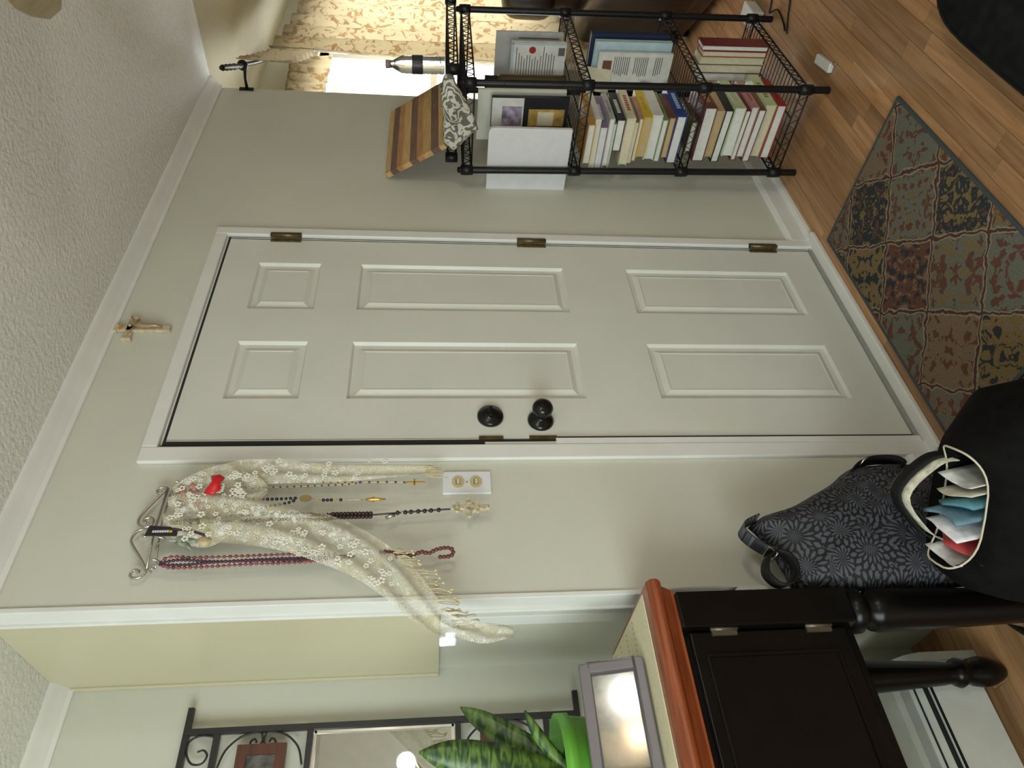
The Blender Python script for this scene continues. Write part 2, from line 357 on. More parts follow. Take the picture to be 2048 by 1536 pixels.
# ================================================================== CURTAINS
def cloth_mat(name, c1, c2, scale, trans=.5, thr=.5):
    m = bpy.data.materials.new(name); n, l, bs = nodes(m); n.remove(bs)
    tc = n.new('ShaderNodeTexCoord')
    nz = n.new('ShaderNodeTexNoise'); nz.inputs['Scale'].default_value = scale; nz.inputs['Detail'].default_value = 2; nz.inputs['Distortion'].default_value = 1.8; l.new(tc.outputs['Object'], nz.inputs['Vector'])
    cr = n.new('ShaderNodeValToRGB'); cr.color_ramp.elements[0].position = thr; cr.color_ramp.elements[1].position = thr+.04
    cr.color_ramp.elements[0].color = (*c1, 1); cr.color_ramp.elements[1].color = (*c2, 1); l.new(nz.outputs['Fac'], cr.inputs[0])
    d = n.new('ShaderNodeBsdfDiffuse'); t = n.new('ShaderNodeBsdfTranslucent'); mx = n.new('ShaderNodeMixShader'); mx.inputs[0].default_value = trans
    l.new(cr.outputs[0], d.inputs[0]); l.new(cr.outputs[0], t.inputs[0]); l.new(d.outputs[0], mx.inputs[1]); l.new(t.outputs[0], mx.inputs[2])
    l.new(mx.outputs[0], n['Material Output'].inputs[0]); return m
floral_m = cloth_mat('floral_curtain', (0.64, 0.58, 0.45), (0.50, 0.39, 0.26), 17, .66, .54)
sheer_m = cloth_mat('cream_sheer', (0.72, 0.68, 0.56), (0.66, 0.60, 0.47), 9, .75, .5)
RZ = 2.17
rodpts = smoothpath([(1.80, -.155, RZ), (1.865, -.132, RZ), (2.16, -.02, RZ), (2.56, .115, RZ), (3.0, .2, RZ), (3.40, .25, RZ), (3.9, .27, RZ), (4.4, .27, RZ)], 6)
rod = thing('curtain_rod', 'black curtain rod with twisted finial at the wall corner', 'curtain rod', (1.865, -.132, RZ))
MB().tube(rodpts, .009, 8).build('pole', black_m, rod)
b = MB(); fp = [(1.80-.026*i, -.155-.0107*i, RZ+.0) for i in range(11)]
b.tube(fp, [.012, .007, .011, .013, .008, .013, .009, .013, .009, .012, .006], 8); b.sphere((1.85, -.137, RZ), .022); b.build('finial', black_m, rod)
b = MB(); b.tube([(1.865, -.125, RZ-.004), (1.90, -.06, RZ+.012), (1.925, -.002, RZ+.02)], .007, 8); b.box(1.908, 1.93, -.006, -.001, RZ-.01, RZ+.05); b.build('bracket', black_m, rod)
for i in (16, 24, 27, 31):
    p = rodpts[i]; b = MB(); b.tube([p+Vector((0, .018*cos(a), .018*sin(a))) for a in [2*pi*k/12 for k in range(12)]], .0028, 6, closed=True); b.build('ring', black_m, rod)
def along(pts, t):
    L = [0]
    for a, c in zip(pts[:-1], pts[1:]): L.append(L[-1]+(c-a).length)
    d = t*L[-1]
    for i in range(len(L)-1):
        if d <= L[i+1]+1e-9: return pts[i].lerp(pts[i+1], (d-L[i])/max(1e-9, L[i+1]-L[i]))
    return pts[-1]
def curtain(name, t0, t1, z0, folds, amp, m, label, topdrop=0.0, path=None):
    def fn(u, v):
        p = along(path or rodpts, t0+(t1-t0)*u); a = amp*(0.35+.65*(1-v))
        z = z0+(RZ+.022-topdrop*(1-u)-z0)*v
        return (p.x+.3*a*cos(2*pi*folds*u), p.y-.022-amp*.5+a*sin(2*pi*folds*u+.7*sin(3*v)), z)
    b = MB(); b.grid(fn, int(folds*14), 16); return tag(b.build(name, m, solid=.002), label, 'curtain')
curtain('floral_curtain', .27, .98, .55, 7, .055, floral_m, 'cream floral curtain glowing in front of the bright window', .0)
curtain('valance', .02, .27, 1.97, 6, .014, floral_m, 'short gathered floral valance end hanging from the curtain rod bracket', .0)
back = [Vector((2.02, .335, RZ)), Vector((3.0, .335, RZ))]
curtain('valance', .0, 1.0, 1.96, 9, .016, floral_m, 'gathered grey floral valance at the window head by the wall corner', .06, back)
back2 = [Vector((2.45, .345, 1.98)), Vector((2.8, .345, 1.98))]
o = MB(); o.grid(lambda u, v: (2.42+.34*u+.004*sin(30*v), .349+.008*sin(2*pi*4*u), .78+1.17*v), 40, 10)
tag(o.build('sheer_curtain', sheer_m, solid=.0015), 'thin cream sheer hanging in the bright window below the valance', 'curtain')

# ================================================================== WIRE SHELF
def lean(x, y, z): return (x-.0188*z, y+.0173*z, z)
PX0, PX1, PY0, PY1 = 1.205, 1.842, -.437, -.112
sh = thing('wire_shelf', 'black four-tier wire shelf full of books on the hinge side of the door', 'shelf', (1.52, -.27, 0))
posts = [(PX0, PY0), (PX0, PY1), (PX1, PY0), (PX1, PY1)]
for x, y in posts:
    b = MB(lean); b.lathe([(0, 0), (.012, 0), (.0125, .004), (.0125, 1.285), (.010, 1.30), (0, 1.302)], (x, y, 0), 14)
    for k in range(12): b.lathe([(.0127, k*.1+.05), (.0131, k*.1+.051), (.0127, k*.1+.052)], (x, y, 0), 12)
    b.build('post', black_m, sh)
def tier(z, parent, x0, x1, y0, y1, name='tier', deck=True, xf=lean, h=.030):
    b = MB(xf)
    for (ax, ay), (bx, by) in (((x0, y0), (x1, y0)), ((x0, y1), (x1, y1)), ((x0, y0), (x0, y1)), ((x1, y0), (x1, y1))):
        for dz in (0, -h): b.tube([(ax, ay, z+dz), (bx, by, z+dz)], .0032, 6)
        L = math.hypot(bx-ax, by-ay); n = int(L/.021); zz = []
        for i in range(n+1):
            t = i/n; zz.append((ax+(bx-ax)*t, ay+(by-ay)*t, z-(h if i % 2 else 0)))
        b.tube(zz, .0018, 5)
    t = b.build(name, black_m, parent)
    if deck:
        d = MB(xf); n = 23
        for i in range(1, n):
            x = x0+(x1-x0)*i/n; d.tube([(x, y0, z+.003), (x, y1, z+.003)], .0017, 5)
        for k in (1, 2): d.tube([(x0, y0+(y1-y0)*k/3, z-.002), (x1, y0+(y1-y0)*k/3, z-.002)], .003, 5)
        d.build('wire_deck', black_m, t if parent is sh else parent)
    for x, y in ((x0, y0), (x0, y1), (x1, y0), (x1, y1)):
        MB(xf).lathe([(0, -h-.006), (.018, -h-.006), (.019, -h/2), (.018, .008), (0, .008)], (x, y, z), 14).build('collar', black_m, t if parent is sh else parent)
    return t
TZ = [.10, .468, .880, 1.280]
for z in TZ: tier(z, sh, PX0, PX1, PY0, PY1)
rk = thing('loose_wire_rack', 'loose black wire rack resting on top of the shelf posts', 'rack', (1.53, -.28, 1.30))
tier(1.336, rk, PX0+.036, PX1+.01, PY0-.028, PY1-.03, 'rim', True)
# ------------------------------------------------------------------ books
cols = dict(white=(.68, .68, .64), cream=(.66, .60, .44), tan=(.50, .37, .20), blue=(.03, .06, .25), navy=(.02, .03, .07), yellow=(.62, .46, .03), olive=(.22, .20, .07), orange=(.50, .26, .05),
            purple=(.22, .16, .27), black=(.015, .015, .02), brown=(.16, .07, .04), green=(.20, .30, .12), red=(.34, .04, .03), maroon=(.15, .025, .035), lblue=(.42, .55, .60), lgreen=(.52, .62, .36), grey=(.42, .42, .41), rose=(.45, .25, .24))
def cmat(c): return mat('cover_'+c, cols[c], .35, noise=.1, nscale=25)
pg = {c: mat('pages_'+c, cols[c], .8, noise=.06, nscale=60, stretch=None) for c in ('white', 'cream', 'tan')}
def flat_book(z, x0, x1, y0, y1, th, cov, page, label, decor=None, tilt=0):
    # lies flat; spine faces -Y, bottom edge faces -X
    c = min(.003, th*.12)
    def xf(x, y, zz):
        dx, dy = x-(x0+x1)/2, y-(y0+y1)/2
        return lean(x-dy*tilt, y+dx*tilt, zz)
    r = thing('book', label, 'book', lean((x0+x1)/2, (y0+y1)/2, z), 'books on the wire shelf')
    MB(xf).box(x0, x1, y0, y1, z, z+c).box(x0, x1, y0, y1, z+th-c, z+th).box(x0, x1, y0, y0+c, z+c, z+th-c).build('cover', cmat(cov), r)
    MB(xf).box(x0+.003, x1-.003, y0+c, y1-.003, z+c, z+th-c).build('pages', pg[page], r)
    if decor:
        q = MB(xf); n = 7; L = x1-x0
        for i in range(n):
            a = x0+L*(.25+.5*i/n); q.box(a, a+L*.045, y0-.0006, y0, z+th*.3, z+th*.7)
        q.build('spine_lettering', cmat(decor), r)
    return z+th
mid = [(.027, 'orange', 'white', .24, .16, 'olive', 'orange-spined book at the top of the middle shelf pile'), (.020, 'white', 'cream', .25, .20, None, 'thin white book second from the top of the middle pile'),
       (.030, 'purple', 'white', .23, .17, 'white', 'purple-spined book third from the top of the middle pile'), (.020, 'grey', 'white', .21, .19, 'purple', 'thin grey book just above the black one in the middle pile'),
       (.011, 'green', 'white', .20, .19, None, 'very thin green booklet touching the black book from above'), (.032, 'black', 'white', .22, .125, 'white', 'black-spined book with white lettering in the middle pile'),
       (.032, 'cream', 'cream', .24, .19, 'red', 'cream book with red lettering under the black book'), (.018, 'olive', 'cream', .20, .17, None, 'thin olive book above the yellow one'),
       (.014, 'rose', 'cream', .18, .17, None, 'thin rose-coloured book directly above the yellow one'), (.032, 'yellow', 'tan', .22, .16, 'orange', 'bright yellow-spined paperback in the middle pile'),
       (.039, 'white', 'white', .25, .18, None, 'thick white book directly under the yellow paperback'), (.021, 'green', 'white', .22, .17, 'brown', 'green-spined book third from the bottom of the middle pile'),
       (.025, 'brown', 'tan', .20, .16, None, 'brown book with tan pages just above the blue one'), (.036, 'blue', 'white', .24, .19, 'lblue', 'dark blue thick book at the bottom of the middle pile')]
z = TZ[1]+.005
fy = [-.275, -.285, -.262, -.29, -.272, -.283, -.30, -.28, -.288, -.30, -.306, -.292, -.30, -.315]
for i, (th, cv, pgc, L, D, dec, lb) in reversed(list(enumerate(mid))):
    x0 = 1.255+random.uniform(-.012, .014)
    z = flat_book(z, x0, x0+L, fy[i], fy[i]+D, th, cv, pgc, lb, dec, random.uniform(-.03, .03))
low = [(.045, 'maroon', 'white', .20, .21, 'orange', 'thick maroon paperback at the top of the bottom shelf pile'), (.036, 'tan', 'tan', .22, .19, None, 'tan manila-coloured book near the top of the bottom pile'),
       (.030, 'black', 'white', .21, .21, None, 'black-spined book below the tan one on the bottom shelf'), (.040, 'lgreen', 'white', .24, .19, 'grey', 'pale green thick book in the middle of the bottom pile'),
       (.020, 'maroon', 'white', .21, .20, None, 'thin maroon book in the middle of the bottom pile'), (.028, 'rose', 'white', .22, .20, 'red', 'rose-spined book under the thin maroon one'),
       (.028, 'brown', 'white', .19, .21, None, 'brown-spined book third from the bottom of the lowest pile'), (.040, 'lgreen', 'cream', .24, .21, 'olive', 'pale lime-spined book second from the bottom of the lowest pile'),
       (.034, 'red', 'white', .22, .21, 'maroon', 'red-spined book at the very bottom of the shelf')]
z = TZ[0]+.005; fy = [-.335, -.325, -.33, -.338, -.335, -.345, -.34, -.352, -.352]
for i, (th, cv, pgc, L, D, dec, lb) in reversed(list(enumerate(low))):
    x0 = 1.258+random.uniform(-.01, .014); z = flat_book(z, x0, x0+L, fy[i], fy[i]+D, th, cv, pgc, lb, dec, random.uniform(-.03, .03))
flat_book(z, 1.30, 1.46, -.26, -.14, .02, 'olive', 'white', 'small olive notebook on top of the bottom shelf pile')
def up_book(x0, x1, y0, y1, z, h, cov, page, label, thin='x', text=None, lean_=0):
    # stands upright; thin axis x (cover faces -X) or y (spine/pages edge faces -X)
    def xf(x, y, zz): return lean(x+(zz-z)*lean_, y, zz)
    c = .0025; r = thing('book', label, 'book', lean((x0+x1)/2, (y0+y1)/2, z), 'books on the wire shelf')
    b = MB(xf); p = MB(xf)
    if thin == 'x':
        b.box(x0, x0+c, y0, y1, z, z+h).box(x1-c, x1, y0, y1, z, z+h).box(x0+c, x1-c, y0, y0+c, z, z+h); p.box(x0+c, x1-c, y0+c, y1-.003, z+.003, z+h-.003)
    else:
        b.box(x0, x1, y0, y0+c, z, z+h).box(x0, x1, y1-c, y1, z, z+h).box(x1-c, x1, y0+c, y1-c, z, z+h); p.box(x0+.003, x1-c, y0+c, y1-c, z+.003, z+h-.003)
    b.build('cover', cmat(cov), r); p.build('pages', pg[page], r)
    if text: text(r, xf, x0, y0, y1, z, h)
    return r
ink = mat('printed_ink', (.12, .12, .12), .6); redink = mat('red_ink', (.30, .02, .02), .6)
def blurb(r, xf, x0, y0, y1, z, h):
    b = MB(xf); D = y1-y0
    n = 15
    for i in range(n):
        zz = z+h*(.90-.05*i)
        if .62 < .90-.05*i < .80 and 0: continue
        k = random.uniform(.5, .78); st = .08 if i % 5 else .2
        a = y0+D*(1-st-k*.95) if i < 8 else y0+D*(1-st-k)
        a = max(a, y0+D*.3) if 2 < i < 6 else a
        b.box(x0-.0008, x0-.0002, max(a, y0+D*.06), y1-D*st, zz, zz+h*.014)
    b.build('printed_text', ink, r)
    pts = [(y0+D*.17+.013*cos(a), z+h*.62+.013*sin(a)) for a in [2*pi*k/20 for k in range(20)]]
    MB(xf).prism(pts, 0, x0-.0009, x0-.0002).build('red_dot', redink, r)
    MB(xf).box(x0-.0008, x0-.0002, y0, y1, z+h*.96, z+h).box(x0-.0008, x0-.0002, y0, y0+D*.05, z, z+h).build('blue_border', cmat('lblue'), r)
    MB(xf).box(x0-.0009, x0-.0003, y0+D*.1, y0+D*.3, z+h*.02, z+h*.14).build('barcode', ink, r)
def blurb2(r, xf, x0, y0, y1, z, h):
    b = MB(xf); D = y1-y0
    for i in range(24):
        if i in (8, 9, 17, 18, 19): continue
        zz = z+h*(.78-.028*i); b.box(x0-.0008, x0-.0002, y0+D*.12, y0+D*random.uniform(.62, .78), zz, zz+h*.01)
    b.build('printed_text', ink, r)
    MB(xf).box(x0-.0008, x0-.0002, y0+D*.25, y0+D*.72, z+h*.82, z+h*.94).build('portrait_print', cmat('brown'), r)
up_book(1.60, 1.622, -.412, -.262, TZ[2]+.005, .208, 'white', 'white', 'book with printed back cover and red dot on the upper shelf', text=blurb)
def lines(r, xf, x0, y0, y1, z, h):
    b = MB(xf)
    for i in range(3):
        yy = y0+(y1-y0)*(.12+.1*i); b.box(x0-.0008, x0-.0002, yy, yy+.006, z+h*.05, z+h*.66)
    b.build('printed_text', ink, r)
up_book(1.71, 1.718, -.41, -.235, TZ[2]+.005, .262, 'grey', 'white', 'tall grey-white folder behind the red-dot book', text=lines)
up_book(1.555, 1.58, -.285, -.235, TZ[2]+.005, .20, 'red', 'white', 'red book edge beside the red-dot book')
# mid uprights
up_book(1.56, 1.575, -.40, -.285, TZ[1]+.005, .288, 'white', 'white', 'white book with back cover text behind the middle pile', text=blurb2)
up_book(1.60, 1.625, -.425, -.29, TZ[1]+.005, .30, 'lblue', 'white', 'pale blue book behind the white text cover on the middle shelf')
up_book(1.66, 1.69, -.43, -.29, TZ[1]+.005, .31, 'navy', 'white', 'navy book behind the pale blue one on the middle shelf')
up_book(1.545, 1.552, -.34, -.25, TZ[1]+.24, .09, 'cream', 'cream', 'cream pamphlet leaning on top of the middle shelf pile', lean_=.3)
# bottom uprights: edges face the camera side
yy = -.438
for th, cv, pgc, h, lb in ((.020, 'maroon', 'white', .262, 'maroon hardback standing at the front end of the bottom shelf'), (.022, 'red', 'cream', .255, 'red-covered book second in the standing bottom shelf row'), (.026, 'lgreen', 'cream', .26, 'pale green-edged book in the standing bottom shelf row'),
                           (.034, 'brown', 'cream', .265, 'brown-edged thick book in the standing bottom shelf row'), (.030, 'grey', 'white', .25, 'grey book last in the standing bottom shelf row')):
    up_book(1.56, 1.635, yy, yy+th, TZ[0]+.005, h, cv, pgc, lb, 'y'); yy += th+.001
# upper shelf: white panel, planner, jar
o = MB(lean); pts = [(-.012, .888), (-.012, 1.19)]+[(-.245+.02*cos(a), 1.172+.02*sin(a)) for a in (pi/2, 2*pi/3, 5*pi/6, pi)]+[(-.262, .888)]
o.prism(pts, 0, 1.228, 1.246); tag(o.build('foam_board', mat('white_board', (.66, .66, .67), .6), bevel=.003), 'blank white board standing at the wall-side end of the upper shelf', 'board')
o = MB(lean).box(1.45, 1.465, -.30, -.10, .888, 1.222); tag(o.build('envelope', mat('pale_envelope', (.70, .70, .60), .6)), 'pale cream folder standing behind the white board', 'folder')
pl = thing('spiral_planner', 'black spiral planner with cloud and gold arch pictures on the cover', 'planner', lean(1.40, -.24, .885))
x0 = 1.38
MB(lean).box(x0, x0+.018, -.305, -.19, .886, 1.175).build('cover', cmat('black'), pl)
MB(lean).box(x0-.001, x0, -.303, -.192, 1.055, 1.173).build('white_panel', cmat('white'), pl)
MB(lean).box(x0-.0016, x0-.001, -.272, -.196, 1.06, 1.135).build('cloud_picture', mat('cloud_print', (.32, .27, .36), .4, noise=.6, nscale=35), pl)
MB(lean).box(x0-.002, x0-.001, -.262, -.196, .90, 1.035).build('gold_picture', mat('gold_print', (.42, .27, .07), .4, noise=.4, nscale=30), pl)
MB(lean).box(x0-.0028, x0-.002, -.252, -.198, .94, 1.0).build('cream_window', cmat('cream'), pl)
b = MB(lean)
for i in range(34): b.tube([(x0+.009+.014*cos(a), -.188+.008*sin(a), .892+i*.0083) for a in [2*pi*k/8 for k in range(8)]], .0014, 5, closed=True)
b.build('coil', black_m, pl)
#
jr = thing('amber_jar', 'dark amber jar behind the planner on the upper shelf', 'jar', lean(1.52, -.30, .885))
MB(lean).lathe([(0, .886), (.03, .886), (.032, .90), (.032, 1.13), (.024, 1.15), (0, 1.15)], (1.52, -.295, 0), 18).build('body', mat('amber_glass', (.06, .035, .012), .12), jr)
MB(lean).lathe([(0, 1.15), (.026, 1.15), (.026, 1.195), (0, 1.196)], (1.52, -.295, 0), 18).build('lid', black_m, jr)
# ------------------------------------------------------------------ on top: board, cloth, bottle
bd = thing('cutting_board', 'striped hardwood cutting board leaning on the wall above the shelf', 'cutting board', (1.42, -.2, 1.345))
P0 = Vector((1.155, -.205, 1.352)); P1 = Vector((1.64, -.205, 1.352)); up = Vector((.085, .178, .215)); ex = (P1-P0).normalized(); nn = ex.cross(up).normalized()
sc = ['maple', 'walnut', 'maple', 'cherry', 'walnut', 'maple', 'cherry', 'walnut', 'maple']
sw = [.08, .13, .14, .10, .12, .13, .10, .11, .09]
wm = {'maple': wood('maple', (.46, .28, .10), (.62, .42, .18), (4, 30, 30), .4, .12), 'walnut': wood('walnut', (.10, .055, .045), (.19, .11, .085), (4, 30, 30), .4, .12), 'cherry': wood('cherry', (.34, .15, .06), (.48, .24, .10), (4, 30, 30), .4, .12)}
t = 0
for k, wdt in zip(sc, sw):
    a = P0+up*t; c = P0+up*(t+wdt); t += wdt; L = (P1-P0); th = nn*.02
    b = MB(); b.add([a, a+L, c+L, c, a-th, a+L-th, c+L-th, c-th], [(0, 1, 2, 3), (4, 5, 6, 7), (0, 1, 5, 4), (1, 2, 6, 5), (2, 3, 7, 6), (3, 0, 4, 7)])
    b.build('strip', wm[k], bd)
zm = bpy.data.materials.new('zebra_print'); n, l, bs = nodes(zm); tc = n.new('ShaderNodeTexCoord')
wv = n.new('ShaderNodeTexWave'); wv.inputs['Scale'].default_value = 26; wv.inputs['Distortion'].default_value = 9; wv.inputs['Detail'].default_value = 2; wv.inputs['Detail Scale'].default_value = 1.2; l.new(tc.outputs['Object'], wv.inputs['Vector'])
cr = n.new('ShaderNodeValToRGB'); cr.color_ramp.elements[0].position = .35; cr.color_ramp.elements[1].position = .6; cr.color_ramp.elements[0].color = (.13, .12, .10, 1); cr.color_ramp.elements[1].color = (.55, .54, .46, 1)
l.new(wv.outputs['Color'], cr.inputs[0]); l.new(cr.outputs[0], bs.inputs['Base Color']); bs.inputs['Roughness'].default_value = .8
ol = [(-.446, 1.353), (-.452, 1.338), (-.448, 1.325), (-.419, 1.312), (-.359, 1.272), (-.31, 1.25), (-.262, 1.232), (-.244, 1.254), (-.205, 1.29), (-.180, 1.318), (-.214, 1.352), (-.26, 1.356), (-.303, 1.354), (-.36, 1.362), (-.40, 1.366)]
b = MB(); b.pillow(ol, (-.31, 1.31), 0, 1.158, .020, 8, .6, .35, off=lambda a, c: .01*sin(40*a)+.006*sin(60*c))
tag(b.build('scarf', zm), 'grey and white zebra print scarf draped over the top rack edge', 'scarf')
bt = thing('water_bottle', 'clear plastic water bottle with black label on the shelf top', 'bottle', lean(1.56, -.305, 1.345))
pm = mat('clear_plastic', (.85, .88, .85), .08, trans=.95)
bx, by = 1.585, -.327
prof = [(0, 1.346), (.03, 1.346), (.033, 1.352)]+[(.033-.0015*(i % 2), 1.36+i*.008) for i in range(18)]+[(.032, 1.505), (.02, 1.53), (.0135, 1.54), (.0135, 1.55), (0, 1.55)]
MB(lean).lathe(prof, (bx, by, 0), 20).build('body', pm, bt)
MB(lean).lathe([(.0338, 1.428), (.0342, 1.43), (.0342, 1.466), (.0338, 1.468)], (bx, by, 0), 20).build('label', mat('bottle_label', (.03, .025, .035), .4), bt)
MB(lean).lathe([(0, 1.55), (.015, 1.55), (.015, 1.567), (0, 1.568)], (bx, by, 0), 16).build('cap', mat('bottle_cap', (.25, .2, .2), .4), bt)

# ================================================================== ON THE WALL LEFT OF THE DOOR
sp = thing('light_switch', 'white switch plate with two ivory switches by the door\'s knob side', 'light switch', (-.141, -.004, 1.30))
MB().box(-.175, -.107, -.006, 0, 1.240, 1.362).build('plate', mat('switch_plate', (.78, .80, .82), .3), sp, bevel=.003)
ivory = mat('ivory_plastic', (.60, .50, .28), .35)
for zc in (1.324, 1.279):
    pts = [(-.141+.017*cos(a)*(1 if abs(cos(a)) > .5 else 1), zc+.0155*sin(a)) for a in [2*pi*k/24 for k in range(24)]]
    d = MB().prism(pts, 1, -.0085, -.006).build('toggle_bezel', ivory, sp)
    MB().box(-.149, -.133, -.0092, -.0084, zc-.006, zc+.0055).build('slot', mat('slot_shadow', (.16, .14, .09), .6), d)
    MB().box(-.1475, -.1345, -.0125, -.0092, zc-.0045, zc+.003).build('rocker', mat('ivory_rocker', (.68, .65, .48), .3), d)
MB().lathe([(0, 0), (.003, 0), (.0025, .0012), (0, .0013)], (-.141, -.006, 1.3015), 10, 1).build('screw', silver_m, sp)

# crucifix over the door
cx = thing('crucifix', 'ivory and gold crucifix hanging above the entry door', 'crucifix', (.405, -.01, 2.14))
iv = mat('aged_ivory', (.56, .47, .33), .4, noise=.25, nscale=60); ivd = mat('bronze_corpus', (.40, .30, .16), .35, metal=.4)
b = MB(); b.box(.394, .416, -.012, 0, 2.142, 2.295); b.box(.358, .452, -.012, 0, 2.243, 2.263)
for p in ((.405, 2.291, .03, .010), (.362, 2.253, .010, .028), (.448, 2.253, .010, .028)): b.box(p[0]-p[2]/2, p[0]+p[2]/2, -.014, 0, p[1]-p[3]/2, p[1]+p[3]/2)
b.build('cross', iv, cx, bevel=.002)
b = MB(); b.tube([(.405, -.02, 2.238), (.406, -.021, 2.222), (.404, -.02, 2.203), (.405, -.022, 2.185), (.404, -.019, 2.163)], [.006, .0085, .0075, .006, .004], 8)
b.sphere((.407, -.021, 2.25), .0065, 8, 6)
for s in (-1, 1): b.tube([(.405+s*.006, -.02, 2.236), (.405+s*.022, -.019, 2.246), (.405+s*.040, -.017, 2.257)], [.0038, .003, .0025], 6)
b.build('corpus', ivd, cx)
MB().box(.396, .414, -.0165, -.012, 2.272, 2.280).build('title_plate', gold_m, cx)

# scroll hook rack
hr = thing('hook_rack', 'scrolled nickel wire hook rack on the wall by the door knob side', 'hook rack', (-.265, -.02, 2.0))
Y = -.022
def xz(pts, y=Y): return [(p[0], y, p[1]) for p in pts]
b = MB()
b.tube(xz([(-.157, 2.009), (-.276, 2.011), (-.368, 2.003)]), .0028, 7); b.tube(xz([(-.176, 2.000), (-.263, 1.999), (-.309, 1.994), (-.367, 1.985)]), .0022, 7)
b.tube(xz([(-.157, 2.009), (-.176, 2.0)]), .0022, 6); b.tube(xz([(-.368, 2.003), (-.367, 1.985)]), .0022, 6); b.build('bar', silver_m, hr)
b = MB()
s1 = [(-.172, 2.018), (-.165, 2.016), (-.160, 2.022), (-.164, 2.032), (-.173, 2.031), (-.176, 2.022), (-.168, 2.012), (-.157, 2.009)]
s1 = [(-.166, 2.020), (-.171, 2.021), (-.171, 2.029), (-.163, 2.032), (-.156, 2.024), (-.158, 2.012), (-.175, 2.020), (-.21, 2.040), (-.237, 2.052), (-.255, 2.050), (-.263, 2.036), (-.258, 2.022), (-.246, 2.020), (-.238, 2.028), (-.241, 2.038), (-.248, 2.040), (-.251, 2.034)]
b.tube(smoothpath(xz(s1), 5), .0032, 7); b.build('scroll', silver_m, hr)
b = MB(); s2 = [(-.283, 2.034), (-.287, 2.029), (-.283, 2.024), (-.273, 2.024), (-.268, 2.036), (-.275, 2.049), (-.292, 2.055), (-.306, 2.050), (-.335, 2.028), (-.366, 2.006), (-.378, 2.004), (-.388, 2.014), (-.388, 2.028), (-.379, 2.034), (-.370, 2.028), (-.372, 2.018), (-.379, 2.018)]
b.tube(smoothpath(xz(s2), 5), .0032, 7); b.build('scroll', silver_m, hr)
for x in (-.165, -.205, -.262, -.312, -.366):
    b = MB(); b.tube(smoothpath([(x, -.004, 2.0), (x, -.022, 1.998), (x, -.036, 1.985), (x, -.045, 1.972), (x, -.055, 1.972), (x, -.060, 1.982)], 4), .0022, 6); b.build('hook', silver_m, hr)

# lace scarf
lm = bpy.data.materials.new('cream_lace'); n, l, bs = nodes(lm)
tc = n.new('ShaderNodeTexCoord')
bs.inputs['Base Color'].default_value = (.74, .68, .47, 1); bs.inputs['Roughness'].default_value = .75
nz = n.new('ShaderNodeTexNoise'); nz.inputs['Scale'].default_value = 34; nz.inputs['Detail'].default_value = 3; nz.inputs['Distortion'].default_value = 1.2; l.new(tc.outputs['Object'], nz.inputs['Vector'])
vo = n.new('ShaderNodeTexVoronoi'); vo.feature = 'DISTANCE_TO_EDGE'; vo.inputs['Scale'].default_value = 260; l.new(tc.outputs['Object'], vo.inputs['Vector'])
vf = n.new('ShaderNodeTexVoronoi'); vf.inputs['Scale'].default_value = 70; l.new(tc.outputs['Object'], vf.inputs['Vector'])
net = n.new('ShaderNodeMath'); net.operation = 'LESS_THAN'; net.inputs[1].default_value = .10; l.new(vo.outputs['Distance'], net.inputs[0])
flw = n.new('ShaderNodeMath'); flw.operation = 'LESS_THAN'; flw.inputs[1].default_value = .36; l.new(vf.outputs['Distance'], flw.inputs[0])
msk = n.new('ShaderNodeMath'); msk.operation = 'GREATER_THAN'; msk.inputs[1].default_value = .52; l.new(nz.outputs['Fac'], msk.inputs[0])
fl2 = n.new('ShaderNodeMath'); fl2.operation = 'MULTIPLY'; l.new(flw.outputs[0], fl2.inputs[0]); l.new(msk.outputs[0], fl2.inputs[1])
mxx = n.new('ShaderNodeMath'); mxx.operation = 'MAXIMUM'; l.new(net.outputs[0], mxx.inputs[0]); l.new(fl2.outputs[0], mxx.inputs[1])
mr = n.new('ShaderNodeMapRange'); mr.inputs['To Min'].default_value = .22; mr.inputs['To Max'].default_value = .78; l.new(mxx.outputs[0], mr.inputs['Value'])
l.new(mr.outputs[0], bs.inputs['Alpha'])
cr = n.new('ShaderNodeValToRGB'); cr.color_ramp.elements[0].color = (.66, .60, .40, 1); cr.color_ramp.elements[1].color = (.78, .76, .66, 1); cr.color_ramp.elements[0].position = .40; cr.color_ramp.elements[1].position = .58
l.new(nz.outputs['Fac'], cr.inputs[0]); l.new(cr.outputs[0], bs.inputs['Base Color'])
ls = thing('lace_scarf', 'cream lace scarf draped over the hook rack and trailing to the wall corner', 'scarf', (-.25, -.05, 1.95))
def ribbon(name, cl, yb, m=lm, nv=8, wave=.006, ny=3):
    # cl: (x, z, half width, direction angle of the width)
    P = smoothpath([(c[0], c[1], c[2]) for c in cl], 6)
    A = smoothpath([(c[3], 0, 0) for c in cl], 6)
    def fn(u, v):
        i = min(int(u*(len(P)-1)+.5), len(P)-1); p = P[i]; a = A[i].x; t = 2*v-1
        return (p.x+p.z*t*cos(a), yb+wave*sin(ny*pi*v+5*u)-.004*sin(9*u), p.y+p.z*t*sin(a))
    b = MB(); b.grid(fn, len(P)-1, nv); return b.build(name, m, ls)
ribbon('drape_top', [(-.235, 1.985, .055, 0), (-.235, 1.94, .085, 0), (-.226, 1.88, .105, .0), (-.215, 1.83, .085, 0), (-.20, 1.79, .05, .0), (-.19, 1.77, .012, 0)], -.056, nv=12, wave=.010, ny=5)
ribbon('right_tail', [(-.150, 1.91, .030, 0), (-.140, 1.84, .036, 0), (-.134, 1.75, .030, 0), (-.136, 1.65, .026, 0), (-.137, 1.55, .024, 0), (-.136, 1.45, .020, 0), (-.132, 1.39, .016, 0)], -.050, wave=.006)
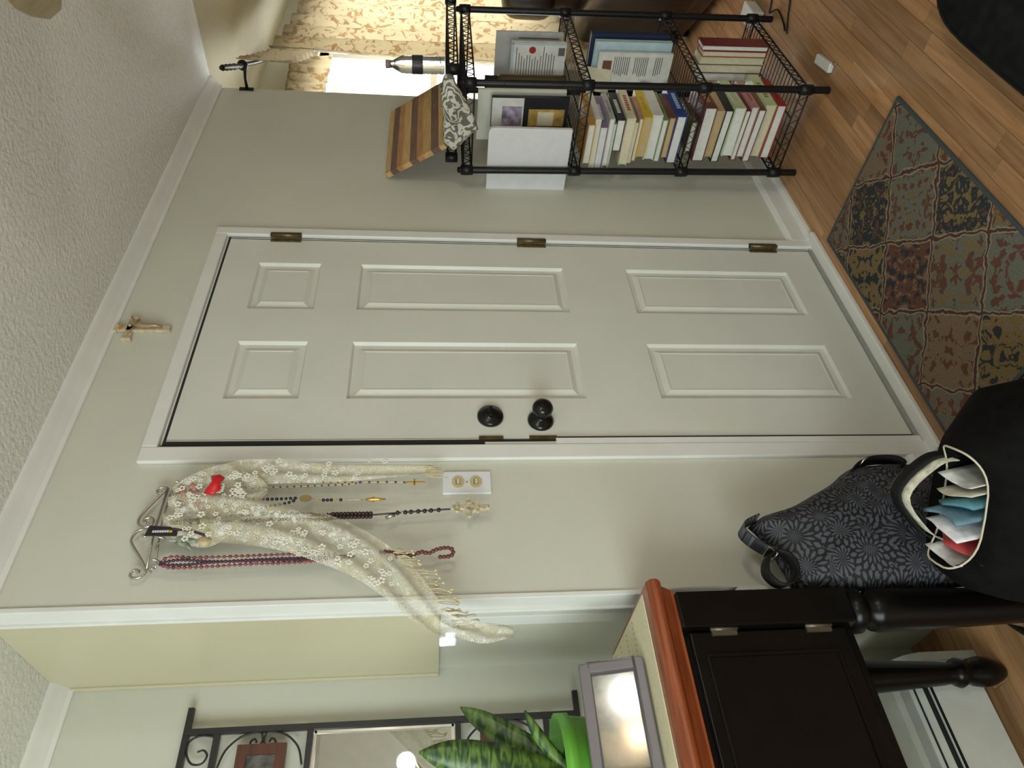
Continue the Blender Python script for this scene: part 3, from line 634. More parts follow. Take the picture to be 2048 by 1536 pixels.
ribbon('left_tail', [(-.262, 1.90, .062, 0), (-.275, 1.80, .060, 0), (-.295, 1.70, .058, -.1), (-.322, 1.62, .058, -.35), (-.368, 1.535, .052, -.6), (-.428, 1.465, .046, -.75), (-.490, 1.412, .038, -.7), (-.535, 1.368, .026, -.5), (-.550, 1.33, .020, -.1)], -.062, nv=10, wave=.010, ny=4)
ribbon('hem', [(-.548, 1.345, .016, 0), (-.552, 1.30, .022, 0), (-.556, 1.26, .020, 0), (-.558, 1.22, .012, 0)], -.066, m=lm, wave=.003)
b = MB()
for i in range(46):
    t = i/45; x = -.355-.19*t+random.uniform(-.006, .006); z = 1.515-.15*t-.035
    L = random.uniform(.02, .06); b.tube([(x, -.06, z), (x+random.uniform(-.004, .004), -.058, z-L*.5), (x+random.uniform(-.006, .006), -.055, z-L)], .0011, 4); b.sphere((x, -.055, z-L), .0032, 6, 4)
for i in range(24):
    x = -.12-.0015*i; z = 1.40+random.uniform(-.01, .01); L = random.uniform(.02, .045); b.tube([(x, -.05, z), (x+random.uniform(-.003, .003), -.05, z-L)], .0010, 4)
b.build('fringe', mat('cream_fringe', (.68, .60, .38), .8), ls)['kind'] = 'stuff'
# embroidered lace flowers, raised
b = MB()
for i in range(150):
    t = random.random()
    if random.random() < .45: cxx, czz = -.235+random.uniform(-.09, .09), 1.80+random.uniform(0, .17)
    elif random.random() < .35: cxx, czz = -.138+random.uniform(-.025, .025), 1.50+random.uniform(0, .35)
    else: u = random.random(); cxx, czz = -.275-.15*u+random.uniform(-.035, .035), 1.80-.34*u+random.uniform(-.03, .03)
    k0 = random.random()*2; rr = random.uniform(.0035, .006)
    for k in range(5):
        a = k0+2*pi*k/5; b.sphere((cxx+rr*cos(a), -.069, czz+rr*sin(a)), rr*.62, 6, 4, (1, .25, 1))
b.build('embroidered_flower', mat('white_embroidery', (.78, .76, .66), .7), ls)['kind'] = 'stuff'
# silk roses and red ribbon showing through the lace
fr = thing('silk_flowers', 'faded pink silk roses under the lace on the hook rack', 'artificial flowers', (-.2, -.05, 1.93))
pk = mat('pink_silk', (.52, .27, .23), .8, noise=.3, nscale=120)
for (x, z, r) in ((-.195, 1.962, .018), (-.188, 1.938, .017), (-.215, 1.940, .019), (-.222, 1.918, .015), (-.205, 1.920, .013)):
    b = MB()
    for k in range(9):
        a = k*2.4; rr = r*(.25+.08*k); b.sphere((x+rr*.6*cos(a), -.052-.004*(k % 3), z+rr*.6*sin(a)), r*.45, 7, 5, (1, .4, .8))
    b.build('rose', pk, fr)
b = MB(); rb = [(-.166, 1.897), (-.162, 1.878), (-.172, 1.864), (-.186, 1.872), (-.204, 1.866), (-.220, 1.884), (-.214, 1.904), (-.196, 1.896), (-.180, 1.892)]
b.pillow(rb, (-.19, 1.884), 1, -.082, .006, 5, .6, .3)
tag(b.build('ribbon_bow', mat('red_satin', (.62, .012, .02), .35)), 'bright red satin bow pinned on the lace scarf', 'ribbon')
# rosaries
def strand(b, path, r, gap, seg=8):
    P = [Vector(p) for p in path]; acc = 0; 
    for a, c in zip(P[:-1], P[1:]):
        L = (c-a).length; d = acc
        while d < L: b.sphere(a.lerp(c, d/L), r*random.uniform(.92, 1.06), seg, 5); d += gap
        acc = d-L
def rosary(name, label, loc): return thing(name, label, 'rosary', loc, 'rosaries on the hook rack')
yb = -.04
def pth(L, y=yb): return smoothpath([(p[0], y, p[1]) for p in L], 5)
r = rosary('rosary', 'blue-beaded rosary with a small gold cross hanging nearest the door', (-.164, yb, 1.7))
pa = pth([(-.163, 1.97), (-.160, 1.82), (-.158, 1.7), (-.160, 1.59), (-.161, 1.56)]); pb = pth([(-.165, 1.97), (-.172, 1.82), (-.170, 1.7), (-.166, 1.59), (-.161, 1.56)]); pc = pth([(-.161, 1.56), (-.161, 1.5), (-.163, 1.45)])
b = MB(); [b.tube(p, .0009, 4) for p in (pa, pb, pc)]; b.build('chain', gold_m, r)
b = MB(); strand(b, pa, .0028, .017); strand(b, pb, .0028, .016); strand(b, pc, .0033, .021); b.build('bead_strand', mat('blue_beads', (.05, .07, .15), .2), r)['kind'] = 'stuff'
b = MB(); b.box(-.1665, -.1615, yb-.003, yb, 1.405, 1.45); b.box(-.174, -.154, yb-.003, yb, 1.428, 1.433); b.build('cross', gold_m, r, bevel=.001)
r = rosary('rosary', 'black-beaded rosary with a gold medal and gold cross', (-.21, yb, 1.7))
pa = pth([(-.206, 1.97), (-.205, 1.8), (-.205, 1.75), (-.203, 1.702)]); pb = pth([(-.208, 1.97), (-.224, 1.80), (-.224, 1.76), (-.215, 1.72), (-.205, 1.702)]); pc = pth([(-.206, 1.67), (-.210, 1.62), (-.210, 1.55)])
b = MB(); [b.tube(p, .0008, 4) for p in (pa, pb, pc)]; b.build('chain', silver_m, r)
b = MB(); strand(b, pa, .0040, .0105); strand(b, pb, .0040, .0105)
for z in (1.642, 1.633, 1.624, 1.602): b.sphere((-.210, yb, z), .0043, 8, 5)
b.build('bead_strand', mat('black_beads', (.02, .02, .025), .25), r)['kind'] = 'stuff'
b = MB(); pts = [(-.205+.009*cos(a), 1.684+.014*sin(a)) for a in [2*pi*k/18 for k in range(18)]]; b.prism(pts, 1, yb-.003, yb); b.build('medal', mat('dull_gold', (.42, .31, .14), .4, metal=.5), r)
b = MB(); b.tube([(-.210, yb, 1.545), (-.2105, yb, 1.535), (-.210, yb, 1.515), (-.210, yb, 1.497)], [.002, .0045, .004, .0015], 6); b.box(-.216, -.204, yb-.002, yb+.002, 1.523, 1.529)
for z in (1.655, 1.613, 1.590): b.sphere((-.210, yb, z), .0042, 4, 2)
b.build('cross', gold_m, r)
r = rosary('rosary', 'dark brown knotted cord rosary with an ornate stone cross', (-.25, yb, 1.6))
pa = pth([(-.262, 1.97), (-.246, 1.8), (-.244, 1.71), (-.250, 1.65), (-.250, 1.62)]); pb = pth([(-.266, 1.97), (-.262, 1.80), (-.260, 1.71), (-.263, 1.64), (-.257, 1.60)]); pc = pth([(-.254, 1.62), (-.254, 1.55), (-.251, 1.50), (-.246, 1.43), (-.242, 1.37), (-.241, 1.345)])
bm_ = mat('dark_wood_beads', (.035, .018, .018), .4, noise=.3, nscale=150)
b = MB(); [b.tube(p, .0022, 6) for p in (pa, pb, pc)]; b.build('cord', bm_, r)
b = MB(); strand(b, pa, .0048, .009); strand(b, pb, .0048, .009); 
for i in range(11):
    for dx in (-.0045, .0045): b.sphere((-.2545+dx, yb-.002, 1.615-.0085*i), .0052, 8, 5)
for z in (1.468, 1.45, 1.437, 1.42, 1.405, 1.39, 1.372): b.sphere((-.2485+.006*(1.468-z)/.1, yb, z), .0058, 8, 5, (1, 1, .9))
b.build('bead_strand', bm_, r)['kind'] = 'stuff'
b = MB()
for z in (1.64, 1.457, 1.398): b.sphere((-.2495, yb-.004, z), .0032, 8, 5)
b.tube([(-.262, yb, 1.495), (-.258, yb-.003, 1.482), (-.255, yb, 1.474)], .004, 6); b.build('silver_bead', silver_m, r)['kind'] = 'stuff'
stone = mat('mottled_stone', (.50, .43, .28), .45, noise=.5, nscale=130)
b = MB(); b.box(-.246, -.233, yb-.008, yb+.002, 1.252, 1.342); b.box(-.252, -.227, yb-.010, yb+.002, 1.323, 1.333); b.box(-.266, -.213, yb-.010, yb+.002, 1.296, 1.307); b.box(-.252, -.227, yb-.010, yb+.002, 1.276, 1.293)
b.build('cross', stone, r, bevel=.0015)
r = rosary('rosary', 'long multi-strand red and plum beaded rosary hanging farthest from the door', (-.36, yb, 1.8))
reds = mat('red_beads', (.28, .055, .06), .25, noise=.5, nscale=60); plum = mat('plum_cord', (.075, .03, .055), .5)
pa = pth([(-.363, 1.972), (-.350, 1.955), (-.353, 1.90), (-.352, 1.79), (-.350, 1.68), (-.353, 1.60)]); pb = pth([(-.365, 1.972), (-.376, 1.95), (-.376, 1.88), (-.372, 1.78), (-.370, 1.66), (-.360, 1.58)]); pc = pth([(-.364, 1.97), (-.358, 1.93), (-.364, 1.85), (-.361, 1.75), (-.360, 1.66), (-.357, 1.56)]); pd = pth([(-.368, 1.97), (-.370, 1.92), (-.365, 1.85), (-.364, 1.75), (-.365, 1.66), (-.359, 1.56)])
b = MB(); [b.tube(p, .001, 4) for p in (pa, pb)]; [b.tube(p, .0022, 5) for p in (pc, pd)]; b.build('cord', plum, r)
b = MB(); strand(b, pa, .0042, .0125); strand(b, pb, .0042, .0115); b.build('bead_strand', reds, r)['kind'] = 'stuff'
b = MB(); strand(b, pc, .0040, .0085); strand(b, pd, .0040, .0085); b.build('bead_strand', plum, r)['kind'] = 'stuff'
tail = pth([(-.356, 1.50), (-.357, 1.47), (-.368, 1.465), (-.358, 1.45), (-.366, 1.435), (-.358, 1.41), (-.362, 1.395), (-.353, 1.378), (-.349, 1.355), (-.353, 1.343), (-.364, 1.340), (-.371, 1.350), (-.372, 1.372)], -.05)
b = MB(); strand(b, tail, .0052, .0088); b.build('bead_strand', mat('mahogany_beads', (.14, .045, .04), .3), r)['kind'] = 'stuff'
# hang tag and angel pendant
tg = thing('hang_tag', 'black hang tag with white print beside the angel pendant', 'tag', (-.295, -.055, 1.98))
b = MB(); b.add([(-.281, -.058, 2.009), (-.287, -.058, 1.947), (-.308, -.058, 1.946), (-.306, -.058, 2.014), (-.281, -.055, 2.009), (-.287, -.055, 1.947), (-.308, -.055, 1.946), (-.306, -.055, 2.014)], [(0, 1, 2, 3), (4, 5, 6, 7), (0, 1, 5, 4), (1, 2, 6, 5), (2, 3, 7, 6), (3, 0, 4, 7)]); b.build('card', mat('black_card', (.02, .013, .018), .4), tg)
b = MB(); z = 1.999
for i in range(7): b.box(-.2995, -.2945, -.0592, -.058, z-.0040, z); z -= .0050
b.build('white_print', mat('white_print', (.7, .68, .68), .5), tg)
b = MB(); b.box(-.3000, -.2950, -.0592, -.058, 1.957, 1.964); b.build('yellow_print', mat('yellow_print', (.6, .45, .05), .5), tg)
b = MB(); b.tube(smoothpath([(-.292, -.058, 1.955), (-.296, -.06, 1.93), (-.302, -.06, 1.905), (-.309, -.058, 1.885)], 4), .0035, 6); b.build('strap', mat('plum_strap', (.05, .022, .035), .5), tg)
an = thing('angel_pendant', 'small angel pendant with grey-green wings and a round tan stone', 'pendant', (-.32, -.05, 1.92))
wing = mat('patina_wings', (.26, .30, .22), .5, noise=.5, nscale=120)
for pts, cc in (([(-.318, 1.955), (-.305, 1.945), (-.303, 1.925), (-.315, 1.915), (-.325, 1.93)], (-.313, 1.934)), ([(-.322, 1.95), (-.328, 1.935), (-.338, 1.915), (-.345, 1.905), (-.333, 1.912), (-.322, 1.918), (-.318, 1.935)], (-.326, 1.926))):
    b = MB(); b.pillow(pts, cc, 1, -.05, .006, 4); b.build('wing', wing, an)
b = MB(); b.sphere((-.320, -.052, 1.886), .014, 12, 8, (.95, .6, 1.1)); b.build('stone', mat('tan_stone', (.52, .42, .25), .5, noise=.2, nscale=80), an)
b = MB(); b.tube([(-.318, -.05, 1.93), (-.319, -.052, 1.912), (-.320, -.052, 1.9)], [.005, .006, .004], 7); b.sphere((-.317, -.052, 1.938), .0055, 8, 6); b.build('figure', wing, an)
MB().tube(smoothpath([(-.312, -.055, 1.972), (-.318, -.055, 1.962), (-.318, -.052, 1.945)], 4), .0012, 5).build('loop', silver_m, an)

# ================================================================== CABINET IN THE RECESS
blk = mat('black_cabinet_paint', (.0035, .003, .0028), .28, noise=.2, nscale=20, spec=.22)
cb = thing('cabinet', 'black cabinet with turned legs and cherry wood top by the recess', 'cabinet', (-.98, .02, 0))
CX0, CX1 = -1.46, -.50
tp = MB(); tp.prism([(-.172, .926), (-.176, .934), (-.172, .944), (-.160, .950), (.208, .950), (.208, .918), (-.155, .918), (-.165, .920)], 0, CX0, CX1+.0)
tp.build('top', cherry_m, cb, bevel=.004)
MB().prism([(-.160, .918), (-.150, .905), (-.142, .895), (-.142, .890), (.195, .890), (.195, .918)], 0, CX0+.01, CX1-.012).build('top_moulding', cherry_m, cb)
part('body', blk, cb, (CX0+.03, -.532, -.128, .195, .525, .892), bevel=.002)
LP = [(0, 0), (.017, 0), (.024, .012), (.033, .035), (.036, .06), (.031, .085), (.024, .098), (.030, .106), (.035, .118), (.030, .130), (.024, .138), (.027, .16), (.033, .26), (.040, .38), (.044, .44), (.041, .462), (.030, .472), (.033, .480), (.043, .492), (.044, .505), (.036, .518), (.030, .525), (0, .526)]
LF = [(0, 0), (.030, 0), (.036, .012), (.040, .03), (.036, .05), (.034, .06), (.036, .08), (.040, .22), (.044, .40), (.046, .45), (.042, .466), (.031, .476), (.034, .484), (.046, .494), (.047, .508), (.038, .520), (.032, .525), (0, .526)]
for x, y in ((-.560, -.118), (-.60, .165), (CX0+.06, -.118), (CX0+.06, .165)):
    MB().lathe(LF if y < 0 else LP, (x, y, 0), 24).build('leg', blk, cb)
for x, y in ((-.560, -.118), (CX0+.06, -.118)):
    part('corner_post', blk, cb, (x-.038, x+.038, y-.038, y+.038, .522, .89), bevel=.003)
for x0, x1 in ((-1.0, -.602), (CX0+.1, -1.004)):
    d = part('cabinet_door', blk, cb, (x0, x1, -.140, -.128, .545, .875), bevel=.003)
    q = MB()
    for r in ((x0+.045, x1-.045, .845, .852), (x0+.045, x1-.045, .575, .582), (x0+.045, x0+.052, .582, .845), (x1-.052, x1-.045, .582, .845)): q.box(r[0], r[1], -.144, -.140, r[2], r[3])
    q.build('panel_moulding', blk, d, bevel=.001)
    MB().lathe([(0, 0), (.006, 0), (.006, .008), (.012, .014), (.012, .022), (0, .024)], ((x0+.02) if x0 > -1.01 else (x1-.02), -.140, .71), 14, 1).build('knob', bronze_m, d)
hg = mat('worn_hinge', (.13, .11, .08), .35, metal=.6)
for zc in (.805, .605):
    h = MB(); h.box(-.612, -.600, -.146, -.140, zc-.026, zc+.026); h.tube([(-.600, -.146, zc-.028), (-.600, -.146, zc+.028)], .004, 8); h.build('hinge', hg, cb)
rn = thing('table_runner', 'cream stitched cloth runner on the cabinet top', 'table runner', (-.98, .03, .951))
MB().box(CX0+.02, -.514, -.128, .198, .9505, .9530).build('cloth', mat('cream_cloth', (.66, .61, .42), .85, noise=.08, nscale=150), rn)
b = MB()
for yy in (-.02, .045, .11, .165):
    x = -.524
    while x > -1.0: b.box(x-.006, x, yy, yy+.0015, .9530, .9534); x -= .012
b.build('stitching', mat('brown_thread', (.12, .09, .06), .8), rn)
# photo frame
T = math.radians(14); fx0, fx1, fz = -.845, -.617, .955
def fxf(x, y, z): return (x, -.055+y*cos(T)+z*sin(T), fz+z*cos(T)-y*sin(T))
pf = thing('photo_frame', 'pewter photo frame with glossy glass on the cabinet runner', 'photo frame', (-.73, -.03, fz))
pew = mat('pewter_frame', (.17, .155, .165), .4, metal=.3); fh = .134
b = MB(fxf)
for q in ((fx0, fx1, 0, .020), (fx0, fx1, fh-.020, fh), (fx0, fx0+.020, .020, fh-.020), (fx1-.020, fx1, .020, fh-.020)): b.box(q[0], q[1], -.012, .004, q[2], q[3])
b.build('frame', pew, pf, bevel=.003)
b = MB(fxf)
for q in ((fx0+.02, fx1-.02, .02, .024), (fx0+.02, fx1-.02, fh-.024, fh-.02), (fx0+.02, fx0+.024, .024, fh-.024), (fx1-.024, fx1-.02, .024, fh-.024)): b.box(q[0], q[1], -.009, -.002, q[2], q[3])
b.build('inner_lip', mat('dark_pewter', (.07, .065, .075), .4), pf)
ph = bpy.data.materials.new('faded_photo'); n, l, bs = nodes(ph); tc = n.new('ShaderNodeTexCoord'); nz = n.new('ShaderNodeTexNoise'); nz.inputs['Scale'].default_value = 16; nz.inputs['Detail'].default_value = 4; l.new(tc.outputs['Object'], nz.inputs['Vector'])
cr = n.new('ShaderNodeValToRGB'); e = cr.color_ramp.elements; e[0].position = .35; e[0].color = (.20, .20, .16, 1); e[1].position = .65; e[1].color = (.42, .34, .26, 1); x = e.new(.5); x.color = (.34, .29, .21, 1)
l.new(nz.outputs['Fac'], cr.inputs[0]); l.new(cr.outputs[0], bs.inputs['Base Color']); bs.inputs['Roughness'].default_value = .13; bs.inputs['Coat Weight'].default_value = 1.0; bs.inputs['Coat Roughness'].default_value = .09
MB(fxf).box(fx0+.02, fx1-.02, -.0035, -.0005, .02, fh-.02).build('photo_glass', ph, pf)
MB(fxf).box(-.74, -.72, .004, .008, .01, .1).build('back_strut', dark_m, pf)
# plant
pt = thing('snake_plant', 'variegated snake plant in a bright green pot on the cabinet', 'potted plant', (-.80, .10, .953))
gp = mat('green_pot', (.13, .40, .045), .35)
MB().lathe([(0, .954), (.098, .954), (.104, .96), (.118, 1.105), (.124, 1.108), (.124, 1.132), (.117, 1.132), (.112, 1.10), (0, 1.10)], (-.797, .10, 0), 32).build('pot', gp, pt)
MB().lathe([(0, 1.10), (.112, 1.101), (.0, 1.106)], (-.797, .10, 0), 20).build('soil', mat('soil', (.03, .02, .012), .9, noise=.5, nscale=80), pt)
lf = bpy.data.materials.new('snake_leaf'); n, l, bs = nodes(lf); tc = n.new('ShaderNodeTexCoord'); mp = n.new('ShaderNodeMapping'); mp.inputs['Scale'].default_value = (1, 1, 3.2); l.new(tc.outputs['Object'], mp.inputs[0])
nz = n.new('ShaderNodeTexNoise'); nz.inputs['Scale'].default_value = 26; nz.inputs['Detail'].default_value = 4; nz.inputs['Distortion'].default_value = .8; l.new(mp.outputs[0], nz.inputs['Vector'])
cr = n.new('ShaderNodeValToRGB'); e = cr.color_ramp.elements; e[0].position = .4; e[0].color = (.018, .055, .012, 1); e[1].position = .63; e[1].color = (.14, .25, .045, 1); l.new(nz.outputs['Fac'], cr.inputs[0]); l.new(cr.outputs[0], bs.inputs['Base Color']); bs.inputs['Roughness'].default_value = .38
def leaf(base, tip, bend, wd, side):
    base, tip = Vector(base), Vector(tip); midp = (base+tip)/2+Vector(bend); side = Vector(side).normalized()
    def fn(u, v):
        p = base*(1-u)**2+midp*2*u*(1-u)+tip*u*u; t = 2*v-1; wdt = wd*(.55+.9*u-1.45*u**4 if u < 1 else 0)
        wdt = max(wdt, 0) if u < .97 else wd*.02
        d = (tip-base).normalized().cross(side).normalized()
        return p+side*wdt*t+d*.35*wdt*(t*t)
    MB().grid(fn, 14, 4).build('leaf', lf, pt, solid=.004)
leaf((-.775, .10, 1.10), (-.640, .12, 1.325), (.005, 0, .03), .026, (.72, -.3, -.45))
leaf((-.80, .09, 1.10), (-.742, .06, 1.412), (.0, -.02, .02), .042, (.9, -.35, -.1))
leaf((-.79, .08, 1.10), (-.675, .05, 1.195), (-.01, 0, .02), .013, (.6, -.3, -.6))
leaf((-.785, .13, 1.10), (-.70, .16, 1.24), (-.01, 0, .03), .018, (.7, -.2, -.5))
leaf((-.83, .12, 1.10), (-.90, .10, 1.46), (0, 0, .0), .038, (.9, -.3, .1))
leaf((-.82, .06, 1.10), (-.86, .02, 1.34), (0, 0, 0), .034, (.9, -.2, .1))
# ================================================================== IRON WALL MIRROR
im = thing('iron_mirror_panel', 'black scrolled iron wall panel with mirror and small pictures', 'wall mirror', (-.66, .44, 1.0))
IX1, IX0, IY = -.567, -.765, .437
def bar(x0, x1, z0, z1): return MB().box(x0, x1, IY-.008, IY+.006, z0, z1)
for x in (IX1, IX0): MB().box(x-.007, x+.007, IY-.0095, IY+.0045, 1.006, 1.992).build('upright', iron_m, im)
for z in (1.986, 1.012): bar(IX0-.058, IX1+.058, z-.007, z+.007).build('crossbar', iron_m, im)
for z in (1.912, 1.688, 1.322, 1.096): bar(IX0, IX1, z-.007, z+.007).build('crossbar', iron_m, im)
mm = mat('mirror_glass', (.86, .87, .86), .01, metal=1.0)
MB().box(IX0+.007, IX1-.007, IY, IY+.004, 1.329, 1.681).build('mirror_glass', mm, im)
b = MB(); g = .006
for q in ((IX0+.01, IX1-.01, 1.672, 1.672+g), (IX0+.01, IX1-.01, 1.332, 1.332+g), (IX0+.010, IX0+.010+g, 1.332, 1.678), (IX1-.010-g, IX1-.010, 1.332, 1.678)): b.box(q[0], q[1], IY-.004, IY, q[2], q[3])
b.build('mirror_edge', silver_m, im)
XC = (IX0+IX1)/2
def scrolls(zc, hh):
    for sx in (-1, 1):
        ex = IX1 if sx > 0 else IX0
        for sz in (-1, 1):
            P = [(ex-sx*.010, zc+sz*.005), (ex-sx*.006, zc+sz*.018), (ex-sx*.016, zc+sz*.055), (ex-sx*.045, zc+sz*hh*.82), (ex-sx*.085, zc+sz*(hh-.006))]
            sp_ = [(ex-sx*(.030+.014*cos(a)*(1-.09*k)), zc+sz*(.016+.013*sin(a)*(1-.09*k))) for k, a in enumerate([0, .8, 1.6, 2.4, 3.2, 4.0, 4.8])]
            pts = [(q[0], IY-.002, q[1]) for q in reversed(P)]+[(ex-sx*.012, IY-.002, zc+sz*.004), (ex-sx*.028, IY-.002, zc+sz*.002), (ex-sx*.042, IY-.002, zc+sz*.012), (ex-sx*.040, IY-.002, zc+sz*.026), (ex-sx*.028, IY-.002, zc+sz*.030), (ex-sx*.022, IY-.002, zc+sz*.020), (ex-sx*.030, IY-.002, zc+sz*.015)]
            MB().tube(smoothpath(pts, 4), .0026, 6).build('scroll', iron_m, im)
scrolls(1.80, .105); scrolls(1.209, .107)
for zc in (1.949, 1.054):
    for sx in (-1, 1):
        ex = IX1 if sx > 0 else IX0
        pts = [(ex-sx*.012, zc-.03), (ex-sx*.008, zc), (ex-sx*.02, zc+.026), (ex-sx*.045, zc+.028), (ex-sx*.07, zc+.012), (ex-sx*.072, zc-.012), (ex-sx*.055, zc-.022), (ex-sx*.042, zc-.012), (ex-sx*.045, zc+.002)]
        MB().tube(smoothpath([(q[0], IY-.002, q[1]) for q in pts], 4), .0026, 6).build('scroll', iron_m, im)
for zc, nm in ((1.798, 1), (1.209, 2)):
    f = MB(); a0, a1, z0, z1 = XC-.062, XC+.062, zc-.058, zc+.058
    for q in ((a0, a1, z0, z0+.024), (a0, a1, z1-.024, z1), (a0, a0+.024, z0+.024, z1-.024), (a1-.024, a1, z0+.024, z1-.024)): f.box(q[0], q[1], IY-.016, IY-.006, q[2], q[3])
    fo = f.build('picture_frame', brownframe_m, im)
    MB().box(a0+.02, a1-.02, IY-.010, IY-.006, z0+.02, z1-.02).build('picture', mat('dark_photo', (.10, .095, .085), .3, noise=.95, nscale=28), fo)
# ================================================================== BASEBOARD HEATER
ht = thing('baseboard_heater', 'white baseboard heater with dark louvre slot under the cabinet', 'heater', (-1.3, .3, 0))
hm = mat('heater_enamel', (.62, .64, .58), .4); HX1 = -.525
MB().prism([(.225, .022), (.225, .150), (.231, .152), (.231, .022)], 0, -2.6, HX1-.02).build('front_panel', hm, ht)
MB().prism([(.236, .176), (.262, .196), (.31, .210), (.455, .214), (.455, .206), (.31, .204), (.262, .190), (.240, .173)], 0, -2.6, HX1-.02).build('hood', hm, ht)
MB().prism([(.262, .196), (.285, .2035), (.285, .206), (.262, .199)], 0, -2.6, HX1-.02).build('hood_groove', mat('heater_groove', (.40, .42, .38), .5), ht)
MB().box(-2.6, HX1-.02, .250, .256, .02, .19).build('fin_pack', dark_m, ht)
MB().box(-2.6, HX1-.02, .233, .237, .1585, .1615).build('damper_edge', hm, ht)
MB().box(-2.6, HX1-.02, .26, .455, 0, .02).build('back_plate', hm, ht)
MB().prism([(.222, .0), (.222, .152), (.236, .182), (.262, .202), (.31, .214), (.455, .218), (.455, 0)], 0, HX1-.02, HX1+.0).build('end_cap', hm, ht)
# ================================================================== BAGS
fm = bpy.data.materials.new('chrysanthemum_print'); n, l, bs = nodes(fm); tc = n.new('ShaderNodeTexCoord')
mp = n.new('ShaderNodeMapping'); mp.inputs['Scale'].default_value = (1, 0, 1); l.new(tc.outputs['Object'], mp.inputs[0])
vo = n.new('ShaderNodeTexVoronoi'); vo.inputs['Scale'].default_value = 15; vo.inputs['Randomness'].default_value = .75; l.new(mp.outputs[0], vo.inputs['Vector'])
sc_ = n.new('ShaderNodeVectorMath'); sc_.operation = 'SUBTRACT'; l.new(mp.outputs[0], sc_.inputs[0]); l.new(vo.outputs['Position'], sc_.inputs[1])
sx_ = n.new('ShaderNodeSeparateXYZ'); l.new(sc_.outputs[0], sx_.inputs[0])
at = n.new('ShaderNodeMath'); at.operation = 'ARCTAN2'; l.new(sx_.outputs['Z'], at.inputs[0]); l.new(sx_.outputs['X'], at.inputs[1])
m1 = n.new('ShaderNodeMath'); m1.operation = 'MULTIPLY'; m1.inputs[1].default_value = 15; l.new(at.outputs[0], m1.inputs[0])
rg = n.new('ShaderNodeMath'); rg.operation = 'MULTIPLY'; rg.inputs[1].default_value = 26; l.new(vo.outputs['Distance'], rg.inputs[0])
flr = n.new('ShaderNodeMath'); flr.operation = 'FLOOR'; 
rg2 = n.new('ShaderNodeMath'); rg2.operation = 'DIVIDE'; rg2.inputs[1].default_value = 6.0; l.new(rg.outputs[0], rg2.inputs[0]); l.new(rg2.outputs[0], flr.inputs[0])
m2 = n.new('ShaderNodeMath'); m2.operation = 'MULTIPLY_ADD'; m2.inputs[1].default_value = pi; l.new(flr.outputs[0], m2.inputs[0]); l.new(m1.outputs[0], m2.inputs[2])
s_ = n.new('ShaderNodeMath'); s_.operation = 'SINE'; l.new(m2.outputs[0], s_.inputs[0])
fr_ = n.new('ShaderNodeMath'); fr_.operation = 'FRACT'; l.new(rg2.outputs[0], fr_.inputs[0])
pp = n.new('ShaderNodeMath'); pp.operation = 'PINGPONG'; pp.inputs[1].default_value = .5; l.new(fr_.outputs[0], pp.inputs[0])
ad = n.new('ShaderNodeMath'); ad.operation = 'MULTIPLY_ADD'; ad.inputs[1].default_value = 2.4; l.new(pp.outputs[0], ad.inputs[0]); l.new(s_.outputs[0], ad.inputs[2])
cr = n.new('ShaderNodeValToRGB'); e = cr.color_ramp.elements; e[0].position = .62; e[0].color = (.006, .007, .011, 1); e[1].position = .95; e[1].color = (.075, .078, .092, 1)
l.new(ad.outputs[0], cr.inputs[0]); l.new(cr.outputs[0], bs.inputs['Base Color']); bs.inputs['Roughness'].default_value = .7
web = mat('black_webbing', (.006, .006, .006), .65, spec=.25)
pb_ = thing('floral_bag', 'dark grey chrysanthemum print bag standing beside the cabinet', 'bag', (-.36, -.13, 0))
ol = [(-.352, .668), (-.322, .620), (-.300, .545), (-.268, .480), (-.240, .425), (-.205, .375), (-.186, .315), (-.185, .15), (-.20, .03), (-.36, .012), (-.49, .03), (-.512, .15), (-.516, .35), (-.515, .52), (-.510, .608), (-.47, .622), (-.42, .634), (-.38, .650)]
ol = [(p.x, p.y) for p in smoothpath([(a, c, 0) for a, c in ol+[ol[0]]], 3)[:-1]]
MB().pillow(ol, (-.36, .36), 1, -.118, .060, 9, .5, .12, off=lambda a, c: .05*(c-.3)*.3).build('body', fm, pb_)
def strap(name, pts, wd, th, m, par, wdir=(0, 1, 0)):
    P = smoothpath(pts, 5); W = Vector(wdir).normalized()
    def fn(u, v): p = P[min(int(u*(len(P)-1)+.5), len(P)-1)]; return p+W*(v-.5)*wd
    return MB().grid(fn, len(P)-1, 2).build(name, m, par, solid=th)
strap('top_strap', [(-.335, -.125, .645), (-.352, -.125, .682), (-.372, -.125, .690), (-.40, -.13, .675), (-.424, -.135, .650), (-.43, -.14, .635)], .040, .004, fm, pb_)
strap('webbing_loop', [(-.430, -.145, .640), (-.452, -.15, .668), (-.485, -.15, .680), (-.512, -.15, .662), (-.508, -.15, .632), (-.478, -.15, .612), (-.445, -.15, .618), (-.430, -.145, .640)], .032, .004, web, pb_, (0.2, 1, 0.1))
b = MB(); b.tube([(-.424, -.155, .655), (-.424, -.115, .655), (-.440, -.115, .640), (-.440, -.155, .640)], .0024, 6, closed=True); b.build('buckle', silver_m, pb_)
strap('side_strap', [(-.225, -.13, .38), (-.195, -.13, .345), (-.178, -.13, .30), (-.185, -.14, .25), (-.205, -.145, .235), (-.22, -.15, .26)], .035, .005, web, pb_)
b = MB(); b.tube([(-.192, -.15, .335), (-.192, -.11, .335), (-.182, -.11, .318), (-.182, -.15, .318)], .0026, 6, closed=True); b.build('ring', silver_m, pb_)
